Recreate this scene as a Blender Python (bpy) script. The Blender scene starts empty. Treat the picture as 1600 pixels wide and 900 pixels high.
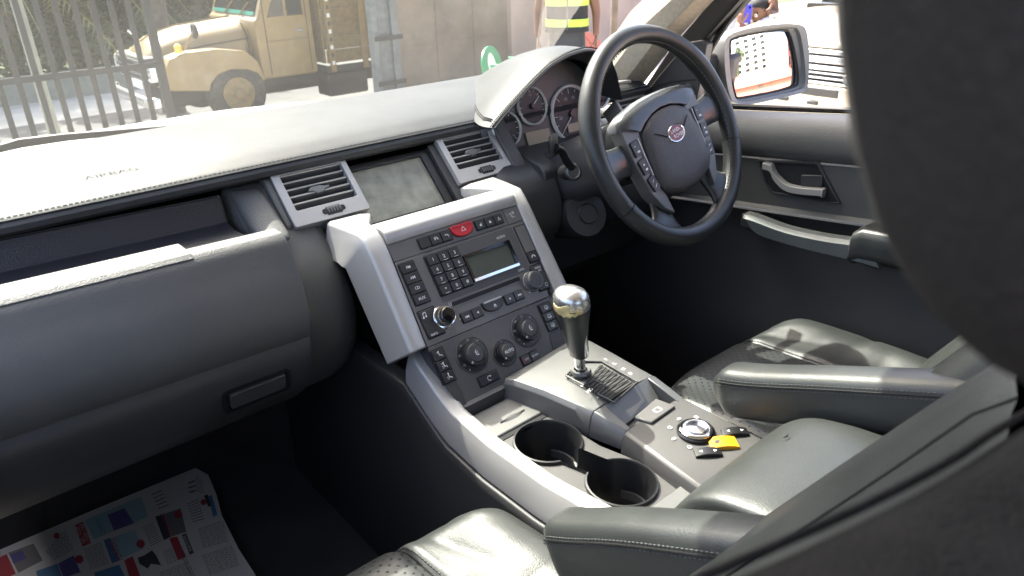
import bpy, bmesh, math, random
from mathutils import Vector, Matrix
random.seed(7)
SC = bpy.context.scene
COL = SC.collection

# ------------------------------------------------------------------ camera
CAM = Vector((-.6891, -1.0836, 1.3049)); FPX = 1144.2
_y, _p, _r = (math.radians(a) for a in (40.4278, 25.4238, -1.4697))
FWD = Vector((math.sin(_y)*math.cos(_p), math.cos(_y)*math.cos(_p), -math.sin(_p)))
_r0 = Vector((math.cos(_y), -math.sin(_y), 0)); _u0 = _r0.cross(FWD)
RGT = _r0*math.cos(_r) + _u0*math.sin(_r); UPV = RGT.cross(FWD)
cd = bpy.data.cameras.new('Camera'); cam = bpy.data.objects.new('Camera', cd); COL.objects.link(cam)
cam.matrix_world = Matrix(((RGT.x, UPV.x, -FWD.x, CAM.x), (RGT.y, UPV.y, -FWD.y, CAM.y), (RGT.z, UPV.z, -FWD.z, CAM.z), (0, 0, 0, 1)))
cd.sensor_width = 36; cd.lens = FPX/1600*36; cd.clip_start = .01; cd.clip_end = 500
cd.dof.use_dof = True; cd.dof.focus_distance = 1.35; cd.dof.aperture_fstop = 9.0
SC.camera = cam

def ray(px, py): return FWD + RGT*((px-800)/FPX) + UPV*((450-py)/FPX)
def on(ax, px, py, v):
    d = ray(px, py); i = 'xyz'.index(ax); t = (v-CAM[i])/d[i]
    return CAM + d*t

# ------------------------------------------------------------------ light
SUN_EL, SUN_AZ = 50, 3          # degrees; azimuth from +y (car's nose) towards +x
W = bpy.data.worlds.new('World'); SC.world = W; W.use_nodes = True
nt = W.node_tree; bg = nt.nodes['Background']
sky = nt.nodes.new('ShaderNodeTexSky'); sky.sky_type = 'NISHITA'; sky.sun_disc = False
sky.sun_elevation = math.radians(SUN_EL); sky.sun_rotation = math.radians(SUN_AZ); sky.dust_density = 5; sky.air_density = .75; sky.ozone_density = .3
nt.links.new(sky.outputs[0], bg.inputs[0]); bg.inputs[1].default_value = .15
sl = bpy.data.lights.new('Sun', 'SUN'); sl.energy = 3.0; sl.angle = math.radians(.6); sl.color = (1, .955, .88)
sun = bpy.data.objects.new('Sun', sl); COL.objects.link(sun)
_e, _a = math.radians(SUN_EL), math.radians(SUN_AZ)
SUNV = Vector((math.sin(_a)*math.cos(_e), math.cos(_a)*math.cos(_e), math.sin(_e)))
sun.rotation_euler = SUNV.to_track_quat('Z', 'Y').to_euler(); sun.location = (0, 3, 6)
SC.view_settings.view_transform = 'Standard'; SC.view_settings.look = 'None'
SC.view_settings.exposure = 2.72; SC.view_settings.gamma = 1; SC.view_settings.use_curve_mapping = False
SC.render.engine = 'CYCLES'
cy = SC.cycles; cy.use_denoising = True; cy.denoiser = 'OPENIMAGEDENOISE'
cy.max_bounces = 9; cy.diffuse_bounces = 4; cy.glossy_bounces = 4; cy.transmission_bounces = 6; cy.transparent_max_bounces = 14
cy.caustics_reflective = False; cy.caustics_refractive = False; cy.sample_clamp_indirect = 6

# ------------------------------------------------------------------ materials
M = {}
def mat(name, col, rough=.5, metal=0, bump=None, var=0, vscale=8, spec=.5, coat=0, rvar=0, dust=0):
    """col linear; bump=(kind, scale, strength); var = brightness variation by noise; dust = pale specks"""
    m = bpy.data.materials.new(name); m.use_nodes = True; n = m.node_tree.nodes; L = m.node_tree.links
    b = n['Principled BSDF']; b.inputs['Roughness'].default_value = rough; b.inputs['Metallic'].default_value = metal
    b.inputs['Base Color'].default_value = (*col, 1); b.inputs['Specular IOR Level'].default_value = spec
    if coat: b.inputs['Coat Weight'].default_value = coat; b.inputs['Coat Roughness'].default_value = .15
    tc = n.new('ShaderNodeTexCoord'); src = tc.outputs['Object']
    out = None
    if var or dust:
        no = n.new('ShaderNodeTexNoise'); no.inputs['Scale'].default_value = vscale; no.inputs['Detail'].default_value = 6
        L.new(src, no.inputs['Vector'])
        mr = n.new('ShaderNodeMapRange'); mr.inputs[1].default_value = .3; mr.inputs[2].default_value = .7
        mr.inputs[3].default_value = 1-var; mr.inputs[4].default_value = 1+var
        L.new(no.outputs[0], mr.inputs[0])
        mx = n.new('ShaderNodeMix'); mx.data_type = 'RGBA'; mx.blend_type = 'MULTIPLY'; mx.inputs[0].default_value = 1
        mx.inputs[6].default_value = (*col, 1); L.new(mr.outputs[0], mx.inputs[7]); out = mx.outputs[2]
        if dust:
            d2 = n.new('ShaderNodeTexNoise'); d2.inputs['Scale'].default_value = 3.3; d2.inputs['Detail'].default_value = 9; d2.inputs['Roughness'].default_value = .75
            L.new(src, d2.inputs['Vector'])
            r2 = n.new('ShaderNodeMapRange'); r2.inputs[1].default_value = .5; r2.inputs[2].default_value = .8; r2.inputs[3].default_value = 0; r2.inputs[4].default_value = dust
            L.new(d2.outputs[0], r2.inputs[0])
            m2 = n.new('ShaderNodeMix'); m2.data_type = 'RGBA'; m2.inputs[7].default_value = (.32, .29, .25, 1)
            L.new(r2.outputs[0], m2.inputs[0]); L.new(out, m2.inputs[6]); out = m2.outputs[2]
        L.new(out, b.inputs['Base Color'])
    if rvar:
        no = n.new('ShaderNodeTexNoise'); no.inputs['Scale'].default_value = 14; no.inputs['Detail'].default_value = 5
        L.new(src, no.inputs['Vector'])
        mr = n.new('ShaderNodeMapRange'); mr.inputs[1].default_value = .3; mr.inputs[2].default_value = .7
        mr.inputs[3].default_value = rough-rvar; mr.inputs[4].default_value = rough+rvar
        L.new(no.outputs[0], mr.inputs[0]); L.new(mr.outputs[0], b.inputs['Roughness'])
    if bump:
        kind, sc, st = bump
        bp = n.new('ShaderNodeBump'); bp.inputs['Strength'].default_value = st; bp.inputs['Distance'].default_value = .0012
        if kind == 'leather':
            v = n.new('ShaderNodeTexVoronoi'); v.feature = 'DISTANCE_TO_EDGE'; v.inputs['Scale'].default_value = sc
            wn = n.new('ShaderNodeTexNoise'); wn.inputs['Scale'].default_value = sc*.25; wn.inputs['Detail'].default_value = 3
            L.new(src, wn.inputs['Vector'])
            ad = n.new('ShaderNodeVectorMath'); ad.operation = 'MULTIPLY_ADD'; ad.inputs[1].default_value = (3/sc,)*3
            L.new(wn.outputs['Color'], ad.inputs[0]); L.new(src, ad.inputs[2]); L.new(ad.outputs[0], v.inputs['Vector'])
            rm = n.new('ShaderNodeMapRange'); rm.inputs[1].default_value = 0; rm.inputs[2].default_value = .25
            L.new(v.outputs['Distance'], rm.inputs[0])
            big = n.new('ShaderNodeTexNoise'); big.inputs['Scale'].default_value = 9; big.inputs['Detail'].default_value = 4
            L.new(src, big.inputs['Vector'])
            b2 = n.new('ShaderNodeBump'); b2.inputs['Strength'].default_value = .16; b2.inputs['Distance'].default_value = .006
            L.new(big.outputs[0], b2.inputs['Height']); L.new(b2.outputs[0], bp.inputs['Normal'])
            L.new(rm.outputs[0], bp.inputs['Height'])
        elif kind == 'perf':       # perforated leather: rows of tiny holes on x/y
            sx = n.new('ShaderNodeSeparateXYZ'); L.new(src, sx.inputs[0])
            def cell(s, off):
                a = n.new('ShaderNodeMath'); a.operation = 'MULTIPLY_ADD'; a.inputs[1].default_value = sc; a.inputs[2].default_value = off; L.new(s, a.inputs[0])
                f = n.new('ShaderNodeMath'); f.operation = 'FRACT'; L.new(a.outputs[0], f.inputs[0])
                g = n.new('ShaderNodeMath'); g.operation = 'SUBTRACT'; g.inputs[1].default_value = .5; L.new(f.outputs[0], g.inputs[0])
                q = n.new('ShaderNodeMath'); q.operation = 'POWER'; q.inputs[1].default_value = 2; L.new(g.outputs[0], q.inputs[0]); return q.outputs[0]
            def lattice(off):
                s = n.new('ShaderNodeMath'); L.new(cell(sx.outputs[0], off), s.inputs[0]); L.new(cell(sx.outputs[1], off), s.inputs[1]); return s.outputs[0]
            mn = n.new('ShaderNodeMath'); mn.operation = 'MINIMUM'; L.new(lattice(0), mn.inputs[0]); L.new(lattice(.5), mn.inputs[1])
            rm = n.new('ShaderNodeMapRange'); rm.inputs[1].default_value = .006; rm.inputs[2].default_value = .014; L.new(mn.outputs[0], rm.inputs[0])
            L.new(rm.outputs[0], bp.inputs['Height']); bp.inputs['Distance'].default_value = .003
            mx = n.new('ShaderNodeMix'); mx.data_type = 'RGBA'; mx.inputs[6].default_value = (.001, .001, .001, 1); mx.inputs[7].default_value = (*col, 1)
            L.new(rm.outputs[0], mx.inputs[0]); L.new(mx.outputs[2], b.inputs['Base Color'])
        elif kind == 'ribs':
            w = n.new('ShaderNodeTexWave'); w.bands_direction = 'Y'; w.inputs['Scale'].default_value = sc; L.new(src, w.inputs['Vector']); L.new(w.outputs[0], bp.inputs['Height'])
        else:
            no = n.new('ShaderNodeTexNoise'); no.inputs['Scale'].default_value = sc; no.inputs['Detail'].default_value = 4; no.inputs['Roughness'].default_value = .7
            L.new(src, no.inputs['Vector']); L.new(no.outputs[0], bp.inputs['Height'])
        L.new(bp.outputs[0], b.inputs['Normal'])
    M[name] = m; return m

mat('pad', (.040, .041, .042), .42, bump=('leather', 340, .13), var=.15, spec=.17, dust=.1)
mat('soft', (.078, .077, .073), .5, bump=('leather', 300, .24), var=.08, dust=.05)
mat('tray', (.020, .020, .024), .5, bump=('leather', 300, .25), var=.1)
mat('hard', (.044, .043, .043), .42, bump=('noise', 900, .25), var=.1)
mat('black', (.012, .012, .013), .35, var=.1)
mat('gloss_black', (.006, .006, .007), .08)
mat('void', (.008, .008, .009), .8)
mat('carpet', (.06, .057, .055), .95, bump=('noise', 700, 1), var=.2)
mat('silver', (.40, .388, .372), .38, metal=.3, bump=('noise', 1600, .12), var=.04, rvar=.05)
mat('silver_dark', (.16, .16, .155), .42, metal=.5, bump=('noise', 1600, .12), var=.05, rvar=.05, dust=.1)
mat('panel', (.13, .125, .12), .40, metal=.25, bump=('noise', 1500, .15), var=.06, rvar=.08, dust=.12)
mat('panel_dark', (.085, .082, .08), .42, metal=.2, bump=('noise', 1500, .15), var=.06)
mat('key', (.022, .022, .023), .38, var=.15, rvar=.08)
mat('chrome', (.78, .78, .77), .10, metal=1, rvar=.04)
mat('worn_chrome', (.58, .57, .55), .30, metal=.85, bump=('noise', 300, .2), rvar=.12)
mat('worn_brass', (.68, .56, .27), .35, metal=.35, bump=('noise', 160, .8), var=.3, vscale=60)
mat('print', (.75, .75, .74), .6)
mat('print_grey', (.42, .42, .42), .6)
mat('print_red', (.55, .02, .02), .6)
mat('red_key', (.50, .012, .025), .28)
mat('amber', (.75, .36, .015), .35)
mat('lcd', (.050, .056, .036), .4, var=.08, vscale=20)
mat('lcd_pale', (.30, .28, .20), .3)
mat('leather', (.030, .033, .031), .42, bump=('leather', 320, .12), var=.1, spec=.5, rvar=.06)
mat('leather_wheel', (.020, .021, .021), .36, bump=('leather', 600, .12), var=.1, rvar=.08)
mat('gloss_cover', (.06, .062, .064), .22, bump=('noise', 700, .1)); mat('headrest_black', (.006, .006, .007), .7, bump=('leather', 300, .5), var=.3, vscale=18, spec=.1); mat('pad_stitch', (.05, .05, .052), .6); mat('hub_leather', (.050, .044, .044), .40, bump=('leather', 420, .35), var=.1)
mat('leather_perf', (.040, .042, .041), .42, bump=('perf', 62, .9))
mat('fabric_near', (.015, .0135, .012), .8, bump=('leather', 240, .4), var=.35, vscale=30, spec=.2)
mat('stitch', (.065, .068, .068), .7)
mat('seam', (.006, .006, .006), .8)
mat('beige', (.46, .40, .31), .9, bump=('noise', 900, 1), var=.12, vscale=120)
mat('headliner', (.42, .39, .34), .9)
mat('rubber', (.008, .008, .008), .6)
mat('rubber_ribs', (.022, .022, .022), .6, bump=('ribs', 62, 1))
mat('greenbar', (.15, .165, .16), .4, metal=.1, var=.08)
mat('body_paint', (.62, .60, .56), .3, coat=.6)
mat('gauge_face', (.012, .011, .013), .45)
mat('mirror', (.9, .9, .9), .01, metal=1)
mat('cup_floor', (.05, .05, .05), .5, var=.2, dust=.4)
mat('paper', (.66, .65, .61), .85, var=.06)
mat('ink', (.07, .07, .07), .8); mat('ink_grey', (.22, .21, .20), .8)
mat('ink_red', (.44, .06, .07), .8); mat('ink_blue', (.10, .22, .38), .8); mat('ink_cyan', (.34, .52, .55), .8); mat('ink_violet', (.13, .12, .30), .8)

def glass_mat(name, tint, dust, dcol=(.5, .5, .46), gloss=.06):
    m = bpy.data.materials.new(name); m.use_nodes = True; n = m.node_tree.nodes; L = m.node_tree.links
    n.remove(n['Principled BSDF'])
    t = n.new('ShaderNodeBsdfTransparent'); t.inputs[0].default_value = (*tint, 1)
    g = n.new('ShaderNodeBsdfGlossy'); g.inputs['Roughness'].default_value = .02
    lw = n.new('ShaderNodeLayerWeight'); pw = n.new('ShaderNodeMath'); pw.operation = 'POWER'; pw.inputs[1].default_value = 5; L.new(lw.outputs['Facing'], pw.inputs[0])
    fa = n.new('ShaderNodeMath'); fa.operation = 'MULTIPLY_ADD'; fa.inputs[1].default_value = .85; fa.inputs[2].default_value = gloss; L.new(pw.outputs[0], fa.inputs[0])
    m1 = n.new('ShaderNodeMixShader'); L.new(fa.outputs[0], m1.inputs[0]); L.new(t.outputs[0], m1.inputs[1]); L.new(g.outputs[0], m1.inputs[2])
    out = m1.outputs[0]
    if dust:
        d = n.new('ShaderNodeBsdfDiffuse'); d.inputs[0].default_value = (*dcol, 1)
        tl = n.new('ShaderNodeBsdfTranslucent'); tl.inputs[0].default_value = (*dcol, 1)
        md = n.new('ShaderNodeMixShader'); md.inputs[0].default_value = .6; L.new(d.outputs[0], md.inputs[1]); L.new(tl.outputs[0], md.inputs[2])
        tc = n.new('ShaderNodeTexCoord'); no = n.new('ShaderNodeTexNoise'); no.inputs['Scale'].default_value = 2.2; no.inputs['Detail'].default_value = 7
        L.new(tc.outputs['Object'], no.inputs['Vector'])
        mr = n.new('ShaderNodeMapRange'); mr.inputs[1].default_value = .3; mr.inputs[2].default_value = .7; mr.inputs[3].default_value = dust*.6; mr.inputs[4].default_value = dust*1.4
        L.new(no.outputs[0], mr.inputs[0])
        m2 = n.new('ShaderNodeMixShader'); L.new(mr.outputs[0], m2.inputs[0]); L.new(out, m2.inputs[1]); L.new(md.outputs[0], m2.inputs[2]); out = m2.outputs[0]
    L.new(out, n['Material Output'].inputs['Surface']); M[name] = m
glass_mat('windscreen_glass', (.66, .70, .67), .042)
glass_mat('side_glass', (.95, .97, .96), .0)

# ------------------------------------------------------------------ geometry helpers
def V3(*a): return Vector(a)
class Fr:
    """local frame: point = O + u*U + v*V + n*N"""
    def __init__(s, O, U, V, N=None):
        s.O, s.U, s.V = Vector(O), Vector(U).normalized(), Vector(V).normalized()
        s.N = Vector(N).normalized() if N else s.U.cross(s.V).normalized()
    def __call__(s, u, v, n=0): return s.O + s.U*u + s.V*v + s.N*n
    def at(s, u, v, n=0, rot=0):
        c, q = math.cos(rot), math.sin(rot)
        return Fr(s(u, v, n), s.U*c+s.V*q, s.V*c-s.U*q, s.N)
    def px(s, x, y, n=0):
        d = ray(x, y); o = s.O+s.N*n; t = (o-CAM).dot(s.N)/d.dot(s.N); P = CAM+d*t-o
        return P.dot(s.U), P.dot(s.V)
XY = Fr((0, 0, 0), (1, 0, 0), (0, 1, 0))

def mk(name, vf, material, parent=None, bevel=0, bseg=2, subsurf=0, sharp=38, smooth=True, solid=0, recalc=True, mats=None):
    v, f = vf[:2]
    me = bpy.data.meshes.new(name)
    me.from_pydata([tuple(p) for p in v], [], f)
    if recalc:
        bm = bmesh.new(); bm.from_mesh(me); bmesh.ops.recalc_face_normals(bm, faces=bm.faces[:]); bm.to_mesh(me); bm.free()
    for m_ in (mats or [material]): me.materials.append(M[m_])
    if len(vf) > 2 and vf[2]:
        for p, i in zip(me.polygons, vf[2]): p.material_index = i
    if smooth:
        me.polygons.foreach_set('use_smooth', [True]*len(me.polygons))
        if not subsurf: me.set_sharp_from_angle(angle=math.radians(sharp))
    o = bpy.data.objects.new(name, me); COL.objects.link(o)
    if parent: o.parent = parent
    if solid:
        m_ = o.modifiers.new('Solidify', 'SOLIDIFY'); m_.thickness = solid; m_.offset = -1
    if bevel:
        m_ = o.modifiers.new('Bevel', 'BEVEL'); m_.width = bevel; m_.segments = bseg; m_.limit_method = 'ANGLE'; m_.angle_limit = math.radians(28)
        m_.harden_normals = False; m_.use_clamp_overlap = True
    if subsurf:
        m_ = o.modifiers.new('Subdivision', 'SUBSURF'); m_.levels = m_.render_levels = subsurf
    return o
def thing(name, label, cat, group=None):
    o = bpy.data.objects.new(name, None); COL.objects.link(o); o.empty_display_size = .05
    o['label'] = label; o['category'] = cat; o['kind'] = 'thing'
    if group: o['group'] = group
    return o
def tag(o, label, cat, group=None):
    o['label'] = label; o['category'] = cat; o['kind'] = 'thing'
    if group: o['group'] = group
    return o
def struct(o, kind='structure'): o['kind'] = kind; return o
def join(*vfs):
    V, F, I = [], [], []; 
    for k, vf in enumerate(vfs):
        b = len(V); V += list(vf[0]); F += [tuple(i+b for i in f) for f in vf[1]]
        I += list(vf[2]) if len(vf) > 2 and vf[2] else [0]*len(vf[1])
    return V, F, I
def withm(vf, i): return vf[0], vf[1], [i]*len(vf[1])
def loft(rings, closed=True, caps=True, loop=False):
    n = len(rings[0]); V = [Vector(p) for r in rings for p in r]; F = []
    m = len(rings)
    for i in range(m if loop else m-1):
        a, b = i*n, ((i+1) % m)*n
        for j in range(n if closed else n-1):
            k = (j+1) % n; F.append((a+j, a+k, b+k, b+j))
    if caps and closed and not loop:
        F.append(tuple(range(n-1, -1, -1))); F.append(tuple((m-1)*n+j for j in range(n)))
    return V, F
def prism(poly, fr, n0, n1, taper=0):
    cu = sum(p[0] for p in poly)/len(poly); cv = sum(p[1] for p in poly)/len(poly)
    t = 1-taper
    return loft([[fr(u, v, n0) for u, v in poly], [fr(cu+(u-cu)*t, cv+(v-cv)*t, n1) for u, v in poly]])
def rr(u0, v0, u1, v1, r=.002, k=3):
    if u0 > u1: u0, u1 = u1, u0
    if v0 > v1: v0, v1 = v1, v0
    r = min(r, (u1-u0)/2.01, (v1-v0)/2.01); P = []
    for cx, cy_, a0 in ((u1-r, v1-r, 0), (u0+r, v1-r, 90), (u0+r, v0+r, 180), (u1-r, v0+r, 270)):
        for i in range(k+1):
            a = math.radians(a0+90*i/k); P.append((cx+r*math.cos(a), cy_+r*math.sin(a)))
    return P
def box(x0, y0, z0, x1, y1, z1):
    V = [Vector((x, y, z)) for z in (z0, z1) for x, y in ((x0, y0), (x1, y0), (x1, y1), (x0, y1))]
    return V, [(3, 2, 1, 0), (4, 5, 6, 7), (0, 1, 5, 4), (1, 2, 6, 5), (2, 3, 7, 6), (3, 0, 4, 7)]
def lathe(prof, fr, n=32, a0=0, a1=360):
    """prof: list of (radius, height along N)"""
    full = abs(a1-a0) >= 359.9; m = n if full else n+1
    rings = []
    for r, h in prof:
        rings.append([fr(r*math.cos(math.radians(a0+(a1-a0)*i/n)), r*math.sin(math.radians(a0+(a1-a0)*i/n)), h) for i in range(m)])
    return loft(rings, closed=full, caps=full)
def tube(path, r, n=8, closed=False, caps=True):
    path = [Vector(p) for p in path]; m = len(path); rings = []
    rs = r if isinstance(r, (list, tuple)) else [r]*m
    t0 = (path[1]-path[0]).normalized(); nn = t0.orthogonal().normalized()
    for i in range(m):
        if closed: t = (path[(i+1) % m]-path[i-1]).normalized()
        else: t = (path[min(i+1, m-1)]-path[max(i-1, 0)]).normalized()
        nn = (nn-t*nn.dot(t)).normalized(); bb = t.cross(nn)
        rings.append([path[i]+(nn*math.cos(2*math.pi*j/n)+bb*math.sin(2*math.pi*j/n))*rs[i] for j in range(n)])
    return loft(rings, True, caps, loop=closed)
def bez(P, n=24):
    """Catmull-Rom through points"""
    P = [Vector(p) for p in P]; out = []
    Q = [P[0]*2-P[1]]+P+[P[-1]*2-P[-2]]
    seg = len(P)-1; k = max(2, n//seg)
    for i in range(seg):
        a, b, c, d = Q[i:i+4]
        for j in range(k):
            t = j/k; out.append(.5*((2*b)+(c-a)*t+(2*a-5*b+4*c-d)*t*t+(3*b-a-3*c+d)*t**3))
    out.append(P[-1]); return out
_txt = {}
def text(s, fr, size, material='print', parent=None, n=.0004, name='lettering', ax='CENTER', bold=0, sx=1):
    key = (s, ax, bold)
    if key not in _txt:
        c = bpy.data.curves.new('t', 'FONT'); c.body = s; c.align_x = ax; c.align_y = 'CENTER'; c.size = 1; c.resolution_u = 2; c.offset = bold
        o = bpy.data.objects.new('t', c); COL.objects.link(o)
        dg = bpy.context.evaluated_depsgraph_get()
        me = bpy.data.meshes.new_from_object(o.evaluated_get(dg)); bpy.data.objects.remove(o); bpy.data.curves.remove(c)
        _txt[key] = ([v.co.copy() for v in me.vertices], [tuple(p.vertices) for p in me.polygons])
        bpy.data.meshes.remove(me)
    v, f = _txt[key]
    return mk(name, ([fr(p.x*size*sx, p.y*size, n) for p in v], f), material, parent, smooth=False, recalc=False)
def flat(polys, fr, material, parent, name='symbol', n=.0004):
    """flat printed marks: list of polygons in frame coords"""
    V, F = [], []
    for P in polys:
        b = len(V); V += [fr(u, v, n) for u, v in P]; F.append(tuple(range(b, b+len(P))))
    return mk(name, (V, F), material, parent, smooth=False, recalc=False)
def stitch_line(name, path, parent, r=.0007, dash=.004, gap=.002, material='stitch'):
    """one object holding the separate stitches along a path"""
    path = [Vector(p) for p in path]; segs = []; acc = 0; out = []
    L = [0]
    for a, b in zip(path, path[1:]): L.append(L[-1]+(b-a).length)
    def at(s):
        for i in range(len(path)-1):
            if L[i+1] >= s or i == len(path)-2:
                return path[i].lerp(path[i+1], (s-L[i])/max(1e-9, L[i+1]-L[i]))
    s = 0
    while s+dash < L[-1]:
        out.append(tube([at(s), at(s+dash/2), at(s+dash)], r, 4)); s += dash+gap
    return mk(name, join(*out), material, parent)
# ------------------------------------------------------------------ frames of the dashboard
ST = Fr((0, -.14, .875), (1, 0, 0), (0, .5975, .802))         # radio / climate face, v up
UPF = Fr((0, .02, .9285), (1, 0, 0), (0, .7071, .7071))       # vent and screen face
def q(u0, v0, u1, v1, r=1.2): return rr(u0/1000, -v0/1000, u1/1000, -v1/1000, r/1000)
def ring(outer, inner, fr, n0, n1):
    return loft([[fr(u, v, n0) for u, v in outer], [fr(u, v, n1) for u, v in outer], [fr(u, v, n1) for u, v in inner], [fr(u, v, n0) for u, v in inner]], True, False, loop=True)
def extr_x(prof, xs, closed=True):
    """profile (y,z) carried along x; xs list of x or (x, dy, dz)"""
    R = []
    for s in xs:
        x, dy, dz = s if isinstance(s, tuple) else (s, 0, 0)
        R.append([Vector((x, y+dy, z+dz)) for y, z in prof])
    return loft(R, closed, closed)
def smooth_prof(P, n=30): return [(p.x, p.y) for p in bez([(a, b, 0) for a, b in P], n)]

# ------------------------------------------------------------------ dashboard
dash = thing('dashboard', 'black grained dashboard with storage tray, glovebox and silver framed air vents', 'dashboard')
pp = smooth_prof([(.50, .978), (.40, .998), (.25, 1.006), (.12, 1.000), (.066, .989)], 20)+[(.052, .984), (.045, .977), (.046, .969), (.055, .962), (.30, .945), (.50, .955)]
xs = [-.74+i*.02 for i in range(74)]
pad = mk('upper_pad', extr_x(pp, xs), 'pad', dash)
struct(stitch_line('stitching', [(x, .0585, .9873) for x in xs], pad, r=.0006, dash=.005, gap=.0025, material='pad_stitch'), 'stuff')
mk('pad_seam', tube([(x, .0505, .9838) for x in xs], .0011, 5), 'seam', pad)
mk('pad_seam', tube([(x, .0465, .973) for x in xs], .0009, 5), 'seam', pad)
# lettering pressed into the pad above the tray
_e = on('y', 188, 294, .10); 
text('AIRBAG', Fr((_e.x, .13, 1.0032), (1, 0, 0), (0, .999, .02)), .022, 'hard', pad, n=.0012)

# tray with raised lip, and the panel below it
gp = [(.075, .960), (.060, .915), (.03, .908), (-.085, .915), (-.112, .922), (-.118, .940), (-.121, .953), (-.128, .9575), (-.150, .9570), (-.161, .9505), (-.166, .943)]
gp += smooth_prof([(-.172, .929), (-.191, .895), (-.2005, .855), (-.196, .825), (-.186, .806)], 16)
gp += [(-.168, .800), (-.02, .800), (.08, .88)]
gx = [-.80]+[-.70+i*.0205 for i in range(20)]
tray_panel = mk('tray_panel', extr_x(gp, [(x, 0, -.012*max(0, (x+.74)/.44)) for x in gx]), 'soft', dash, bevel=.002)
mk('tray_liner', extr_x([(.074, .958), (.058, .917), (.03, .9105), (-.083, .9175), (-.110, .9245), (-.118, .938), (-.116, .9275), (-.083, .9205), (.03, .9135), (.054, .919), (.070, .958)],
                        [(x, 0, -.012*max(0, (x+.74)/.44)) for x in (-.79, -.6, -.45, -.315)]), 'tray', tray_panel, bevel=.001)
# raised airbag flap edge on the lip
mk('lip_flap', extr_x([(-.104, .9590), (-.1285, .9596), (-.1515, .9590), (-.160, .9535), (-.150, .9500), (-.106, .950)], [(x, 0, -.012*(x+.74)/.44) for x in (-.79, -.6, -.5, -.435)]), 'soft', tray_panel, bevel=.0015)
# glovebox door
gd = smooth_prof([(-.166, .7985), (-.172, .77), (-.158, .725), (-.125, .675), (-.07, .63)], 16)+[(.06, .60), (.06, .79)]
gdoor = mk('glovebox_door', extr_x(gd, [-.79+i*.0325 for i in range(16)]), 'hard', dash, bevel=.004)
GF = Fr((-.40, -.166, .748), (1, 0, 0), (0, -.27, .963))
a, b = GF.px(356, 634), GF.px(446, 590)
mk('handle_recess', ring(rr(a[0]-.006, a[1]-.012, b[0]+.006, a[1]+.030, .006), rr(a[0], a[1]-.008, b[0], a[1]+.026, .005), GF, -.004, .004), 'black', gdoor)
mk('handle', prism(rr(a[0]+.001, a[1]-.004, b[0]-.001, a[1]+.025, .005), GF, -.006, .0075, .03), 'hard', gdoor, bevel=.002)
# padded pillar between tray panel and centre stack
sp = []
for x, o in ((-.303, -.055), (-.299, -.030), (-.288, -.020), (-.25, -.014), (-.20, -.018), (-.17, -.03)):
    P = smooth_prof([(.05, .962), (.015, .935), (-.035, .893), (-.085, .845), (-.115, .79), (-.115, .73), (-.085, .67), (-.03, .61), (.05, .56)], 32)
    sp.append([Vector((x, y-o, z+o*.4)) for y, z in P]+[Vector((x, .12, .56)), Vector((x, .12, .962))])
mk('stack_side_panel', loft(sp), 'soft', dash, subsurf=1)
# end cap of the tray beside the left vent
ec = []
for x, g in ((-.250, .0), (-.262, .0), (-.275, -.003), (-.29, -.014), (-.298, -.032)):
    ec.append([Vector((x, y+(0 if y > .05 else -g), z)) for y, z in [(.08, .958), (.045, .950), (.01, .925), (-.025, .905), (-.045, .895), (-.045, .885), (.0, .88), (.08, .88)]])
mk('tray_end_cap', loft(ec), 'soft', dash, subsurf=2)

# air vents
def vent(u0, u1, v0=-.051, v1=.050, name='air_vent', tab=True, bez_l=.014, bez_r=.010, bot=.028, n=5):
    """silver surround with black slats, u0..u1 on UPF"""
    t = mk(name, ring(rr(u0, v0, u1, v1, .003), rr(u0+bez_l, v0+bot, u1-bez_r, v1-.004, .003), UPF, -.045, .006), 'silver', dash, bevel=.0016)
    iu0, iu1, iv0, iv1 = u0+bez_l+.0005, u1-bez_r-.0005, v0+bot+.0005, v1-.0045
    mk('duct', join(prism(rr(iu0, iv0, iu1, iv1, .001), UPF, -.044, -.041)), 'void', t)
    for i in range(n):
        vv = iv0+(iv1-iv0)*(i+.55)/n
        f = Fr(UPF((iu0+iu1)/2, vv, -.006), UPF.U, UPF.N*.80+UPF.V*.6)
        mk('slat', prism(rr(-(iu1-iu0)/2+.0003, -.010, (iu1-iu0)/2-.0003, .0095, .001), f, -.0011, .0011), 'hard', t, bevel=.0006)
        mk('slat_highlight', prism(rr(-(iu1-iu0)/2+.0006, .0088, (iu1-iu0)/2-.0006, .0104, .0003), f, -.0016, .0016), 'silver', t)  # silver strip paints the highlight along the front edge of the black slat
    if tab:
        c = ((iu0+iu1)/2-.002, (iv0+iv1)/2-.004)
        P = [(-.018, .002), (-.012, .0065), (.004, .0068), (.010, .004), (.020, .0035), (.020, -.001), (.012, -.002), (.006, -.007), (-.006, -.0075), (-.011, -.002), (-.018, -.0015)]
        mk('adjuster_tab', prism(P, UPF.at(*c), -.004, .0045), 'silver_dark', t, bevel=.0015)
        wc = ((u0+u1)/2+.006, v0+bot*.5)
        mk('wheel_slot', prism(rr(wc[0]-.021, wc[1]-.005, wc[0]+.021, wc[1]+.005, .004), UPF, .002, .0066), 'black', t)
        f = Fr(UPF(wc[0], wc[1], -.006), UPF.V, UPF.N, UPF.U)
        mk('thumb_wheel', lathe([(.002, -.014), (.0135, -.014), (.0145, -.013), (.0145, .013), (.0135, .014), (.002, .014)], f, 20), 'key', t, sharp=20)
        for k in range(5):
            uu = -.0105+k*.0052
            mk('wheel_rib', prism(rr(uu-.0008, -.0042, uu+.0008, .0042, .0005), UPF.at(*wc), .0075, .0095), 'silver_dark', t)
    return t
vent(-.234, -.097); vent(.097, .230, bez_l=.013)
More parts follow.
